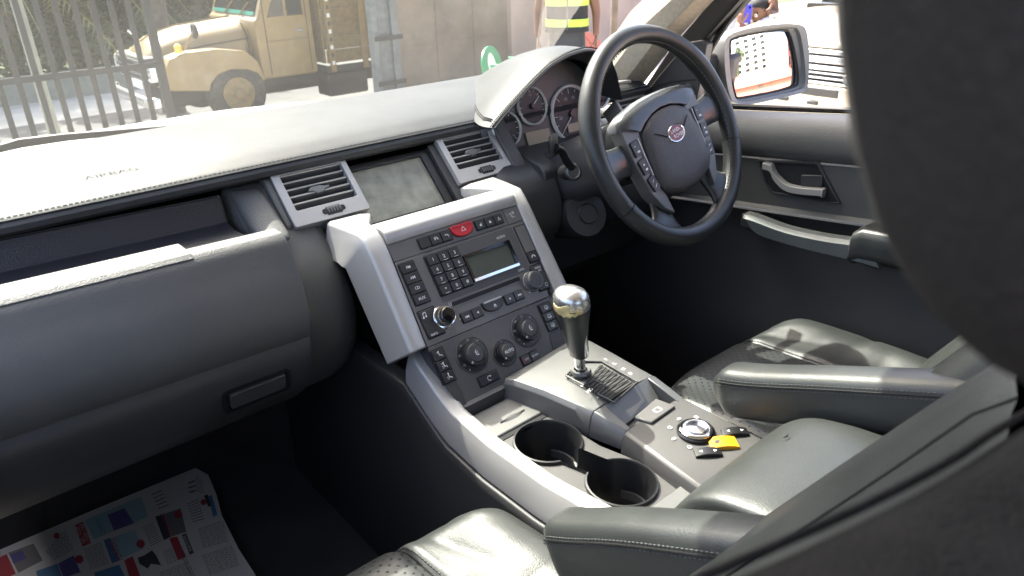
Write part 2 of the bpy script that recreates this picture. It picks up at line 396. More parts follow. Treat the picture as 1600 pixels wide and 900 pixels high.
mk('vent_shoulder', extr_x([(.07, .965), (.05, .962), (-.012, .898), (-.012, .872), (.07, .872)], [-.246, -.2345]), 'soft', dash, bevel=.003)
mk('vent_shoulder', extr_x([(.07, .988), (.046, .984), (.012, .940), (-.022, .900), (-.036, .872), (.07, .86)], [.2308, .245, .260, (.270, .012, -.004)]), 'soft', dash, bevel=.004)
# outer vent beyond the wheel
ua = UPF.px(962, 165)[0]; ub = UPF.px(1004, 158)[0]
vent(ua, ub+.012, -.03, .05, tab=False, bez_l=.008, bez_r=.008, bot=.012)
mk('side_outlet', prism([(-.03, -.012), (.026, -.014), (.0, .014)], Fr(on('z', 968, 128, 1.012), (1, 0, 0), (0, 1, 0)), -.004, .003), 'silver_dark', dash, bevel=.002)

# navigation screen
scr = mk('display_screen', ring(rr(-.108, -.088, .080, .044, .003), rr(-.100, -.072, .061, .033, .002), UPF, -.05, -.012), 'black', dash, bevel=.0015)
m_ = mat('film_with_reflection', (.24, .235, .18), .3, bump=('noise', 260, 1.0), var=.25, vscale=45, spec=.7)  # scratched film, with the beige headliner's reflection painted into its base colour
mk('screen_glass', prism(rr(-.1005, -.0725, .0615, .0335, .002), UPF, -.03, -.018), 'film_with_reflection', scr)
mk('screen_ledge', prism(rr(-.085, -.089, .088, -.0795, .002), UPF, -.03, -.004), 'hard', scr, bevel=.001)
mk('screen_side', prism(rr(.0805, -.086, .0965, .046, .002), UPF, -.05, -.004), 'hard', scr, bevel=.0015)
for u in (-.052, .014): mk('release_catch', prism(rr(u-.009, -.084, u+.009, -.0772, .001), UPF, -.012, -.001), 'black', scr, bevel=.0008)


# silver cap above the radio and the two cheeks
cp = [(-.1405, .8755)]+smooth_prof([(-.1400, .8830), (-.133, .8935), (-.115, .897), (-.07, .886), (-.035, .866)], 12)+[(.0, .85), (-.12, .86)]
cap = mk('stack_cap', extr_x(cp, [-.1415, -.1, -.05, 0, .05, .1, .1305]), 'silver', dash, bevel=.0012)
def cheek(ui, uc, uo, uct, uot):
    S = []
    def sec(O, N, c, o, inner):
        O, N = Vector(O), Vector(N).normalized()
        k = 1 if c > inner else -1
        P = [(inner, .001), (inner+(c-inner)*.25, .0045), (c-k*.006, .0055), (c, .002), (c+(o-c)*.3, -.014), (o, -.052), (inner, -.052)]
        return [Vector((u, 0, 0))+Vector((0, O.y, O.z))+N*n for u, n in P]
    n1 = ST.N
    for v in (.172, .168, .12, .06, .015): S.append(sec(ST(0, -v), n1, uc-(.004 if uc < 0 else -.002)*v/.17, uo, ui+(-.008 if ui < 0 else -.004)*v/.17))
    S.append(sec((0, -.132, .884), (0, -.62, .78), uc, uo, ui)); S.append(sec((0, -.118, .8925), (0, -.25, .97), uc+(uct-uc)*.15, uo+(uot-uo)*.15, ui))
    S.append(sec((0, -.075, .8915), (0, .0, 1), uc+(uct-uc)*.5, uo+(uot-uo)*.5, ui*.93)); S.append(sec((0, -.024, .8885), (0, .1, .99), uct, uot, ui*.70))
    return loft(S)
mk('stack_cheek', cheek(-.1425, -.177, -.199, -.183, -.196), 'silver', dash, bevel=.002, bseg=2)
mk('stack_cheek', cheek(.1315, .157, .176, .178, .190), 'silver', dash, bevel=.002)

# ------------------------------------------------------------------ instrument hood and cluster
HK = ((0, 0), (.05, .12), (.102, .24), (.18, .40), (.27, .58), (.34, .71), (.41, .83), (.49, .91), (.573, .97), (.69, 1), (.75, .975), (.81, .92), (.87, .80), (.91, .68), (.95, .48), (.975, .30), (1, 0))
def arch(y, h, xl, xr, zb, n=22, pw=.72):
    """arched section; peak leans to the right as the photograph's hood does"""
    P = []
    for i in range(n+1):
        t = i/n; x = xl+(xr-xl)*t
        k = next(a[1]+(b[1]-a[1])*((t-a[0])/(b[0]-a[0])) for a, b in zip(HK, HK[1:]) if t <= b[0]+1e-9); k = .25*k**1.6+.75*k if pw > 1 else k
        P.append(Vector((x, y, zb+h*k)))
    return P
secs = [arch(.035, .093, .205, .535, .985), arch(-.008, .112, .188, .545, .985), arch(-.018, .116, .186, .547, .985), arch(-.022, .113, .189, .545, .985),
        ]
outer = [arch(-.012, .119, .184, .549, .985), arch(.0, .1195, .180, .550, .984, pw=.76), arch(.025, .120, .180, .551, .984, pw=.85), arch(.06, .117, .196, .552, .986, pw=.95), arch(.10, .110, .222, .553, .989, pw=1.05), arch(.20, .086, .292, .556, .992, pw=1.2), arch(.32, .048, .375, .56, .989, pw=1.3), arch(.43, .004, .44, .56, .980, pw=1.3)]
hood = mk('instrument_hood', loft([*reversed(outer[1:]), outer[0], secs[2], secs[3], secs[1], secs[0]], False, False), 'pad', dash, subsurf=1, recalc=False)
e1 = [p+Vector((0, .0, .0016)) for p in arch(-.0125, .119, .184, .549, .985)]
mk('hood_seam', tube(e1, .0013, 5), 'seam', hood)
struct(stitch_line('stitching', [p+Vector((0, .006, .0017)) for p in arch(-.012, .119, .184, .549, .985, 60)], hood, r=.0008, material='hard'), 'stuff')
for k in (0, .008):
    mk('hood_seam', tube([o[0].lerp(o[1], .75+k*25)+Vector((-.0004, 0, .0010)) for o in outer[1:]], .0010, 5), 'seam', hood)
CL = Fr((.365, .045, .965), (1, 0, 0), (0, .26, .966))
_ar = [(p.x-.365, (p.z-.965)/.966*1.0) for p in arch(0, .090, .200, .540, .985)]
mat('gauge_ring', (.80, .79, .78), .4)
clu = mk('instrument_cluster', prism(_ar+[(.170, -.085), (-.150, -.085)], CL, -.03, -.002), 'panel_dark', dash)
def gauge(c, r, needle, name='gauge', ticks=None):
    f = CL.at(c[0], c[1])
    g = mk(name, lathe([(r*.90, -.001), (r*.90, .004), (r*.95, .0066), (r, .004), (r, -.001)], f, 40), 'gauge_ring', clu, sharp=60)
    mk('gauge_face', lathe([(.0001, .0005), (r*.93, .0005), (r*.93, -.0005)], f, 32), 'gauge_face', g)
    for i in range(13):
        a = math.radians(225-i*270/12); l = .10 if i % 2 else .17
        mk('tick', prism(rr(r*(.86-l), -.0005, r*.86, .0005, .0001), f.at(0, 0, .0006, a), 0, .0003), 'print', g)
    if ticks:
        for i, s in enumerate(ticks):
            a = math.radians(225-i*270/(len(ticks)-1)); text(s, f.at(r*.56*math.cos(a), r*.56*math.sin(a), .0006), r*.16, 'print_grey', g)
    mk('needle', prism([(-r*.12, -.0012), (r*.72, -.0004), (r*.72, .0004), (-r*.12, .0012)], f.at(0, 0, .003, math.radians(needle)), 0, .0012), 'print', g)
    mk('needle_hub', lathe([(.0001, .006), (r*.13, .0055), (r*.15, .001)], f, 18), 'black', g)
    return g
g1 = CL.px(776, 206); g2 = CL.px(830.7, 165.7); g3 = CL.px(893.5, 178)
gauge((g1[0]+.026, g1[1]), .037, 200, ticks=['C', '', '', 'H']); gauge(g2, .040, 38, ticks=['E', '1/2', 'F'])
gauge(g3, .063, 222, ticks=['0', '20', '40', '60', '80', '100', '120', '140'])
gauge((g3[0]+.09, g2[1]), .036, 140)
a, b, c, d = (CL.px(*p) for p in ((820, 208), (856.7, 200), (861.7, 221.7), (826.7, 232)))
mk('trip_display', prism([(a[0], a[1]), (b[0], b[1]), (c[0], c[1]), (d[0], d[1])], CL, .0, .002), 'lcd_pale', clu)
a = CL.px(886, 199)
mk('trip_display', prism(rr(a[0], a[1]-.012, a[0]+.05, a[1]+.006, .001), CL, .0022, .0038), 'lcd_pale', clu)
# driver side lower dash, knee bolster and column surround
kp = smooth_prof([(.03, .915), (-.03, .898), (-.065, .872), (-.085, .83), (-.082, .78), (-.05, .73), (.02, .68)], 20)+[(.12, .66), (.12, .91)]
mk('knee_panel', extr_x(kp, [(.1775, .03, 0), (.19, .012, 0), (.21, 0, 0), (.30, 0, 0), (.33, .05, 0), (.36, .08, 0), (.45, .08, 0), (.49, .03, 0), (.55, .0, 0), (.70, 0, 0)]), 'hard', dash, bevel=.004)
mk('binnacle_shelf', extr_x([(.05, .925), (.03, .918), (-.050, .901), (-.064, .890), (-.064, .84), (.05, .84)], [.272, .30, .40, .55]), 'hard', dash, bevel=.004)
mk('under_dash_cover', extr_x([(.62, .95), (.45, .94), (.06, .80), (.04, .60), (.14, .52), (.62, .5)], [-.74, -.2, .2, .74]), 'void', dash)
# ------------------------------------------------------------------ switch strip, radio, climate panel
def keyset(parent, u0, v0, u1, v1, nx, ny, name, legends, gap=1.2, n0=.0, h=.0035, size=5.5, material='key', skew=0):
    """grid of keys in mm on the stack face (v down)"""
    w, hh = (u1-u0)/nx, (v1-v0)/ny; out = []
    for j in range(ny):
        for i in range(nx):
            s = skew*(j+.5)/ny
            a, b = u0+i*w+gap/2+s, v0+j*hh+gap/2
            o = mk(name, prism(q(a, b, a+w-gap, b+hh-gap), ST, n0, n0+h, .05), material, parent, bevel=.0007)
            out.append(o); lg = legends[j*nx+i] if legends else ''
            f = ST.at((a+(w-gap)/2)/1000, -(b+(hh-gap)/2)/1000, n0+h+.0001)
            if isinstance(lg, str):
                if lg: text(lg, f, size/1000, 'print', o, name='legend', bold=.01)
            elif lg: lg(f, o)
    return out
def recess(parent, u0, v0, u1, v1, n=.0006, name='key_well', m='void', r=1.5):
    return mk(name, prism(q(u0, v0, u1, v1, r), ST, -.002, n), m, parent)
# small printed symbols
def sym(polys, s=1, m='print'):
    return lambda f, o: flat([[(x*s, y*s) for x, y in P] for P in polys], f, m, o, 'legend')
def tri(d, w=.0022): return [(-d*w*.8, w), (d*w, 0), (-d*w*.8, -w)] if d > 0 else [(w*.8, w), (w*.8, -w), (-w, 0)]
def sh(P, dx, dy=0): return [(x+dx, y+dy) for x, y in P]
def ln(x0, y0, x1, y1, w=.0006):
    d = Vector((x1-x0, y1-y0)); n_ = Vector((-d.y, d.x)).normalized()*w/2
    return [(x0+n_.x, y0+n_.y), (x0-n_.x, y0-n_.y), (x1-n_.x, y1-n_.y), (x1+n_.x, y1+n_.y)]
def circ(x, y, r, n=10): return [(x+r*math.cos(2*math.pi*i/n), y+r*math.sin(2*math.pi*i/n)) for i in range(n)]
def arcl(x, y, r, a0, a1, w=.0006, n=8):
    A = [math.radians(a0+(a1-a0)*i/n) for i in range(n+1)]
    return [[(x+(r-w/2)*math.cos(a), y+(r-w/2)*math.sin(a)), (x+(r+w/2)*math.cos(a), y+(r+w/2)*math.sin(a)), (x+(r+w/2)*math.cos(b), y+(r+w/2)*math.sin(b)), (x+(r-w/2)*math.cos(b), y+(r-w/2)*math.sin(b))] for a, b in zip(A, A[1:])]
S_prev = sym([sh(tri(-1), -.002), sh(tri(-1), .0015), ln(-.0042, -.002, -.0042, .002)]); S_next = sym([sh(tri(1), .002), sh(tri(1), -.0015), ln(.0042, -.002, .0042, .002)])
S_l = sym([tri(-1)]); S_r = sym([tri(1)])
S_lock = sym([[(-.002, -.003), (.002, -.003), (.002, 0), (-.002, 0)]]+arcl(0, 0, .0017, 0, 180))
S_unlock = sym([[(-.0025, -.003), (.0015, -.003), (.0015, 0), (-.0025, 0)]]+arcl(.0015, .0005, .0016, 0, 200))
S_tri = sym([ln(-.003, -.0025, .003, -.0025), ln(.003, -.0025, 0, .003), ln(0, .003, -.003, -.0025), ln(0, -.001, 0, .001)])
S_pdc = sym([ln(-.004, .001, 0, .002, .0012), ln(0, .002, .002, -.001, .001)]+arcl(-.001, -.001, .004, -40, 40))
S_man = lambda k: sym([circ(.0002, .0042, .0012), ln(0, .0028, .0004, -.002, .0012), ln(.0004, -.002, .004, -.0022, .0012), ln(.004, -.0022, .0048, -.0046, .001)]+
                      ([ln(-.0042, .0035, -.001, .0028), [(-.0012, .0042), (-.0004, .0026), (-.002, .002)]] if k else [])+([ln(-.0042, -.0005, -.001, -.0012), ln(-.004, -.0035, -.001, -.004)] if k != 1 else []))
S_dem = lambda k: sym([ln(-.003, .003, .003, .003), ln(-.004, -.002, .004, -.002), ln(-.003, .003, -.004, -.002), ln(.003, .003, .004, -.002), ln(-.0015, -.004, -.001, .001), ln(.0015, -.004, .002, .001)]+([ln(0, -.004, .0005, .001)] if k else []))
S_note = sym([ln(-.002, -.003, -.002, .004, .0008), ln(-.002, .004, .003, .005, .0012), ln(.003, .005, .003, -.002, .0008), circ(-.003, -.003, .0015), circ(.002, -.002, .0015)])
S_rec = sym(arcl(0, 0, .0038, 40, 300, .0008)+[[(.002, .0042), (.0048, .003), (.002, .001)]])
S_phone = sym(arcl(0, -.001, .0035, 20, 160, .0014)+[circ(-.0033, -.0005, .0012), circ(.0033, -.0005, .0012)])
S_seat = sym([circ(-.0002, .0052, .0010), ln(-.0022, .0042, -.0012, -.002, .0014), ln(-.0012, -.0024, .0030, -.0024, .0016), ln(.0, .003, .0008, .0002, .0006), ln(.0015, .003, .0023, .0002, .0006)])

sw = thing('switch_strip', 'grey switch strip with black keys and red hazard button above the radio', 'switch panel')
mk('faceplate', prism(q(-142, .6, 130.5, 29.6, 2), ST, -.03, .0), 'panel', sw, bevel=.001)
recess(sw, -89.5, 5, -22.5, 24.5); keyset(sw, -89, 5.4, -23, 24, 3, 1, 'key', ['', sym([ln(-.004, .001, .004, .001, .001), circ(-.002, -.001, .001), circ(.003, -.001, .001), ln(-.003, .003, .002, .003)]), S_pdc])
recess(sw, 27.5, 5, 89.5, 23.5); keyset(sw, 28, 5.4, 89, 23, 3, 1, 'key', [S_unlock, S_lock, S_tri])
hz = [(-.0225+.0, -.0032), (.0235, -.0032)]+[(.0005+.023*math.cos(math.radians(a)), -.0095-.0150*math.sin(math.radians(a))) for a in range(0, 181, 12)]
mk('hazard_well', prism([(u*1.05, v*1.03+.0003) for u, v in hz], ST, -.002, .0005), 'void', sw)
hb = mk('hazard_button', prism(hz, ST, .0, .0042, .04), 'red_key', sw, bevel=.001)
mk('hazard_ridge', prism(rr(-.019, -.0068, .0205, -.0036, .001), ST, .0042, .0058), 'red_key', hb, bevel=.0008)
flat([ln(-.0045, -.0165, .0045, -.0165, .0009), ln(.0045, -.0165, 0, -.0088, .0009), ln(0, -.0088, -.0045, -.0165, .0009)], ST.at(.001, .001), 'print', hb, 'legend', .0045)
mk('panel_seam', prism(q(95, 1, 95.8, 29, .2), ST, .0, .0003), 'seam', sw)
flat([circ(.109, -.012, .002), ln(.109, -.0135, .110, -.019, .0022), ln(.110, -.019, .115, -.018, .0016), circ(.115, -.011, .0028), ln(.105, -.010, .1165, -.0205, .0007)], ST, 'print_grey', sw, 'airbag_symbol', .0005)
text('I', ST.at(.1015, -.012), .007, 'print_grey', sw, name='airbag_symbol', n=.0005)

rad = thing('car_radio', 'dark grey car radio with number pad, green display and disc slot', 'radio')
mk('faceplate', prism([(-.1415, -.0304), (.1300, -.0304), (.1125, -.1735), (-.1490, -.1735)], ST, -.03, .0), 'panel', rad, bevel=.001)
mk('centre_plate', prism(q(-91, 33.5, 99, 117, 3), ST, .0, .0008), 'panel_dark', rad, bevel=.0004)
recess(rad, -91, 36.5, -22.5, 108, n=.0012)
keyset(rad, -89.5, 37.5, -24, 107, 3, 4, 'number_key', ['1', '2', '3', '4', '5', '6', '7', '8', '9', '*', '0', '#'], gap=1.3, n0=.0008, h=.0046, size=8, skew=0)
for i in range(11):
    j, k = divmod(i, 3)
    if i: mk('key_line', prism(rr(-.004, -.0003, .004, .0003, .0001), ST.at((-89.5+21.8*k+11.5)/1000, -(37.5+17.4*j+15.0)/1000, .0055), 0, .0003), 'print', rad)
disp = mk('radio_display', ring(q(-22, 55, 80, 104, 2), q(-17, 61, 74, 98, 1), ST, .0, .004), 'gloss_black', rad, bevel=.0008)
mk('display_glass', prism(q(-17.2, 60.8, 74.2, 98.2, .5), ST, .0008, .0018), 'lcd', disp)
mk('chrome_strip', prism(q(-21, 99.5, 78, 104.5, 1), ST, .0035, .0062), 'chrome', disp, bevel=.001)
text('AUDIO', ST.at(.068, -.046, .001), .0062, 'print', rad); text('INFO', ST.at(.079, -.112, .001), .006, 'print', rad)
slot = mk('disc_slot', prism(q(-77, 121.5, 69, 128.5, 1), ST, -.001, .0007), 'void', rad)
mk('slot_lip', prism(q(-77, 128.6, 69, 130, .5), ST, .0, .0016), 'panel', slot, bevel=.0005)
recess(rad, -140, 35, -109.5, 108); 
keyset(rad, -139, 36, -110.5, 107.5, 1, 4, 'source_key', ['FM', 'AM', 'CD', 'AUX'], size=6.5)
recess(rad, 102, 36, 128, 108); mk('memory_slot', prism(q(104, 38, 126, 87, 1), ST, .0, .002), 'panel', rad, bevel=.0008)
keyset(rad, 102.5, 88, 125.5, 107, 1, 1, 'phone_key', [S_phone])
recess(rad, 96, 111, 122, 161); keyset(rad, 97, 112, 121.5, 160, 1, 1, 'menu_key', [lambda f, o: (text('MENU', f.at(.004, .017), .0052, 'print', o, name='legend'), text('OK', f.at(.005, .0115), .0052, 'print', o, name='legend'), flat(arcl(.006, -.016, .003, 0, 300), f, 'print', o, 'legend'))], h=.003)
recess(rad, -142.5, 115.5, -109.5, 164); keyset(rad, -141.5, 116.5, -110.5, 163, 1, 1, 'note_key', [lambda f, o: (S_note(f.at(-.007, .014), o), text('INFO', f.at(-.004, -.019), .0056, 'print', o, name='legend'))], h=.003)
recess(rad, -73, 143.5, -29, 161.5); keyset(rad, -72.5, 144, -29.5, 161, 2, 1, 'track_key', [S_prev, S_l])
recess(rad, 19.5, 142.5, 62.5, 160.5); keyset(rad, 20, 143, 62, 160, 2, 1, 'track_key', [S_r, S_next])
ej = [(-.026, -.1405), (.018, -.1405)]+[(-.004+.022*math.cos(math.radians(a)), -.1465-.0145*math.sin(math.radians(a))) for a in range(0, 181, 12)]
mk('eject_well', prism([((u+.004)*1.05-.004, v) for u, v in ej], ST, -.002, .0005), 'void', rad)
eb = mk('eject_key', prism(ej, ST, .0, .0036, .04), 'key', rad, bevel=.001)
mk('eject_ridge', prism(rr(-.023, -.1442, .015, -.1412, .001), ST, .0036, .0052), 'silver', eb, bevel=.0008)
flat([[(-.0065, -.153), (-.0005, -.153), (-.0035, -.149)], ln(-.0065, -.1545, -.0005, -.1545, .0008)], ST, 'print', eb, 'legend', .004)
def knob(parent, u, v, r, h, m_body, m_cap, name, ringm='chrome', flutes=0):
    f = ST.at(u/1000, -v/1000); r /= 1000
    o = mk(name, lathe([(r*1.16, 0), (r*1.16, .002), (r*1.08, .0035), (r, .0035), (r, h*.75), (r*.93, h), (r*.82, h+.0002)], f, 36), ringm, parent, sharp=30)
    mk('knob_face', lathe([(r*.84, h-.002), (r*.80, h+.0012), (.0001, h+.0018)], f, 36), m_cap, o, sharp=50)
    return o
k1 = knob(rad, 89, 138, 16, .016, 'silver_dark', 'hard', 'tuning_knob', 'silver_dark')
k2 = knob(rad, -102, 139, 16.5, .014, 'black', 'gloss_black', 'volume_knob', 'chrome')
mk('volume_grip', lathe([(.0125, .010), (.0125, .019), (.011, .0205), (.0001, .0208)], ST.at(-.102, -.139), 28), 'gloss_black', k2, sharp=40)
flat(arcl(-.0805, -.123, .0026, 110, 430), ST, 'print', rad, 'power_symbol', .0012)
flat([[(-.078, -.1525), (-.068, -.1495), (-.068, -.1515)]], ST, 'print', rad, 'volume_wedge', .0006)
flat([sh([(-.002, 0), (.002, 0), (0, .003)], .076, -.151), sh([(-.002, 0), (.002, 0), (0, -.003)], .076, -.153)], ST, 'print', rad, 'seek_symbol', .0006)

cli = thing('climate_control_panel', 'grey climate panel with three round dials below the radio', 'control panel')
mk('faceplate', prism([(-.1492, -.1742), (.1122, -.1742), (.098, -.284), (-.139, -.284)], ST, -.03, .0), 'panel_dark', cli, bevel=.001)
def dial(u, v, rd, rk, rc, cap, scale):
    f = ST.at(u/1000, -v/1000); rd, rk, rc = rd/1000, rk/1000, rc/1000
    o = mk('dial', lathe([(rd, -.001), (rd, .0012), (rd*.97, .0022), (rk*1.02, .0022), (rk*1.02, .001)], f, 44), 'black', cli, sharp=40)
    mk('dial_rim', lathe([(rd*.985, .0018), (rd, .0026), (rd*1.02, .0018), (rd*1.02, .0)], f, 44), 'panel', o)
    g = []
    for i in range(40):
        a = 2*math.pi*i/40; rr_ = rk*(1-.03*(i % 2)); g.append((rr_*math.cos(a), rr_*math.sin(a)))
    mk('dial_grip', loft([[f(x*s, y*s, z) for x, y in g] for s, z in ((1.0, .001), (1.0, .010), (.95, .0125), (.80, .013))]), 'key', o, sharp=30)
    c = mk('dial_cap', lathe([(rc, .012), (rc, .0142), (rc*.93, .0155), (.0001, .0160)], f, 32), 'hard', o, sharp=40)
    mk('cap_ring', lathe([(rc*1.02, .0128), (rc*1.05, .0142), (rc*1.10, .0128)], f, 32), 'silver_dark', o)
    cap(f.at(0, 0, .0162), c)
    mk('dial_pointer', prism(rr(-rk*.95, -.0012, -rk*.72, .0012, .0004), f.at(0, 0, .0128, math.radians(42)), 0, .0012), 'print_grey', o)
    for i, s in enumerate(scale):
        a = math.radians(205-i*160/max(1, len(scale)-1)); R_ = (rd+rk)/2*1.0
        text(s, f.at(R_*math.cos(a), R_*math.sin(a), .0024), .0052, 'print_grey', o, name='scale_number')
    mk('scale_dot', lathe([(.0013, .0022), (.0011, .0027), (.0001, .0027)], f.at(-rd*.55, -rd*.70), 10), 'print_grey', o)
S_ht = lambda f, o: S_seat(f.at(0, -.001), o)
dial(-81, 212, 29, 20.5, 14.5, S_ht, ['16', '18', '20', '22', '24'])
dial(-23, 231, 22.5, 15.5, 11, lambda f, o: text('AUTO', f, .0068, 'print', o, name='legend', bold=.015), ['', '-', '', '+', ''])
dial(35, 211, 28.5, 20, 14, S_ht, ['16', '18', '20', '22', '24'])
recess(cli, -.5, 247, 39.5, 265); keyset(cli, 0, 247.5, 39, 264.5, 2, 1, 'mode_key', [lambda f, o: (text('OFF', f.at(.001, 0), .0050, 'print', o, name='legend'), flat([ln(-.0065, -.004, -.0065, .004, .0012)], f, 'print_red', o, 'legend')), 'ECON'], size=4.8)
recess(cli, -151, 180, -124.5, 238); keyset(cli, -149.5, 181, -126, 237, 1, 3, 'airflow_key', [S_man(1), S_man(2), S_man(0)], skew=1)
recess(cli, 77, 180, 108, 231); keyset(cli, 81, 181, 106, 230, 1, 3, 'demist_key', [S_dem(1), S_dem(0), S_dem(1)], skew=-4)
recess(cli, -92, 248.5, -50.5, 266.5); keyset(cli, -91, 249.5, -51, 265.5, 1, 1, 'recirculation_key', [S_rec])
mk('blank_insert', prism([(-.148, -.239), (-.127, -.239), (-.126, -.280), (-.137, -.280)], ST, .0, .0015), 'hard', cli, bevel=.0006)
mk('blank_insert', prism([(.076, -.234), (.103, -.232), (.100, -.262), (.071, -.262)], ST, .0, .0015), 'hard', cli, bevel=.0006)
# ------------------------------------------------------------------ centre console
con = thing('center_console', 'grey and black centre console with cup holders, silver rails and padded lid', 'console')
def zpoly(pts, x):
    P = sorted([(p.y, p.z) for p in (on('x', a, b, x) for a, b in pts)]); return P
def zi(P, y):
    if y <= P[0][0]: a, b = P[0], P[1]
    elif y >= P[-1][0]: a, b = P[-2], P[-1]
    else:
        k = next(i for i in range(len(P)-1) if P[i+1][0] >= y); a, b = P[k], P[k+1]
    return a[1]+(b[1]-a[1])*(y-a[0])/(b[0]-a[0])
Pin = zpoly([(660, 548), (721, 636), (778, 685), (870, 748), (959, 794)], -.140)
Pout = zpoly([(642, 560), (687, 628), (740, 681), (816, 738), (925, 806)], -.162)
Psm = zpoly([(612, 560), (642, 605), (672, 654), (714, 707), (778, 756), (887, 821)], -.172)
ys = [-.205-i*.022 for i in range(24)]
R = []
for y in ys:
    zi_, zo, zs = zi(Pin, y), zi(Pout, y), zi(Psm, y)
    zi_ = max(min(zi_, .74), .628); zo = min(zo, zi_-.004); zs = min(zs, zo-.05); zs = max(zs, .50)
    R.append([V3(-.134, y, zi_-.03), V3(-.135, y, zi_-.004), V3(-.139, y, zi_), V3(-.150, y, zi_-.001), V3(-.160, y, zo+.003), V3(-.164, y, zo-.006), V3(-.170, y, (zo+zs)/2), V3(-.172, y, zs), V3(-.15, y, zs)])
mk('console_rail', loft(R), 'silver', con, bevel=.0025, sharp=25)
R2 = []
for y in ys:
    zs = max(min(zi(Psm, y), zi(Pin, y)-.055), .50)
    R2.append([V3(-.176, y, zs-.001), V3(-.179, y, zs-.008), V3(-.179, y, zs-.016), V3(-.186, y, .40), V3(-.192, y, .2), V3(-.15, y, .2), V3(-.15, y, zs-.001)])
R2.insert(0, [p+V3(0, .5, 0) for p in R2[0]])
mk('console_side', loft(R2), 'hard', con, bevel=.002)
PR = zpoly([(905, 530), (925, 537), (960, 566), (1040, 612), (1120, 652), (1200, 692)], .140)
R = []
for y in ys:
    z = min(.70, zi(PR, y)) if y < -.29 else zi(PR, -.29)+(-.29-y)*-.75
    R.append([V3(.130, y, z-.03), V3(.1305, y, z-.003), V3(.134, y, z), V3(.146, y, z-.001), V3(.152, y, z-.008), V3(.158, y, z-.05), V3(.165, y, .25), V3(.13, y, .25)])
mk('console_rail', loft(R), 'silver', con, bevel=.002)
mk('console_core', box(-.150, -1.10, .2, .135, -.22, .52), 'black', con)
mk('front_filler', extr_x([(-.17, .70), (-.312, .651), (-.312, .60), (-.17, .60)], [-.1335, .1295]), 'panel_dark', con)

# coin tray lid in front of the cups
ZT = .634
lid0 = mk('coin_tray_lid', loft([[V3(x, y, z) for x, y in ((-.132, -.316), (-.036, -.316), (-.036, -.385), (-.133, -.385))] for z in (ZT-.02, ZT)]), 'silver_dark', con, bevel=.003)
mk('lid_grip', loft([[V3(-.105+.05*t, -.362+.006*math.sin(math.pi*t)*s, ZT+.0025-.0025*abs(s)) for t in [i/10 for i in range(11)]] for s in (-1, 0, 1)], False, False), 'silver_dark', lid0)
mk('tray_gap', box(-.134, -.394, ZT-.03, -.03, -.3855, ZT-.003), 'void', con)
# cup holder plate with an hourglass well
c1, r1, c2, r2_, hw = (-.081, -.443), .0485, (-.070, -.577), .0465, .020
def well(e=0, n=30):
    P = []
    p1 = math.degrees(math.asin(hw/(r1+e))); p2 = math.degrees(math.asin(hw/(r2_+e)))
    for i in range(n+1):
        a = math.radians(-90+p1+(360-2*p1)*i/n); P.append((c1[0]+(r1+e)*math.cos(a), c1[1]+(r1+e)*math.sin(a)))
    for i in range(n+1):
        a = math.radians(90+p2+(360-2*p2)*i/n); P.append((c2[0]+(r2_+e)*math.cos(a), c2[1]+(r2_+e)*math.sin(a)))
    return P
def holed(outer, inner, z):
    bm = bmesh.new(); ed = []
    for L_ in (outer, inner):
        vs = [bm.verts.new((x, y, z)) for x, y in L_]; ed += [bm.edges.new((vs[i], vs[(i+1) % len(vs)])) for i in range(len(vs))]
    bmesh.ops.triangle_fill(bm, edges=ed, use_beauty=True); bm.verts.index_update()
    r = [v.co.copy() for v in bm.verts], [tuple(v.index for v in f.verts) for f in bm.faces]; bm.free(); return r
plate = [(-.1345, -.395), (-.030, -.395), (-.030, -.50), (-.016, -.56), (-.008, -.636), (-.128, -.636), (-.1345, -.5)]
cup = mk('cup_holder', holed(plate, well(.004), ZT-.004), 'panel_dark', con)
mk('cup_wall', loft([[V3(x, y, z) for x, y in well(e)] for e, z in ((.0045, ZT-.004), (.0035, ZT+.001), (.001, ZT+.0015), (-.001, ZT-.002), (-.001, ZT-.03), (-.003, ZT-.034), (-.0055, ZT-.088))], True, False), 'black', cup, sharp=50, recalc=False)
mk('cup_base', prism(well(-.005), XY, ZT-.095, ZT-.088), 'cup_floor', cup)
for c, r in ((c1, r1), (c2, r2_)):
    mk('cup_step', lathe([(r-.003, ZT-.050), (r-.007, ZT-.051), (r-.009, ZT-.062)], Fr((c[0], c[1], 0), (1, 0, 0), (0, 1, 0)), 24, 150, 400), 'hard', cup)
mk('rear_trim', loft([[V3(x, y, z) for x, y in ((-.132, -.638), (-.006, -.638), (.002, -.72), (-.132, -.72))] for z in (ZT-.03, ZT+.004)]), 'silver_dark', con, bevel=.002)

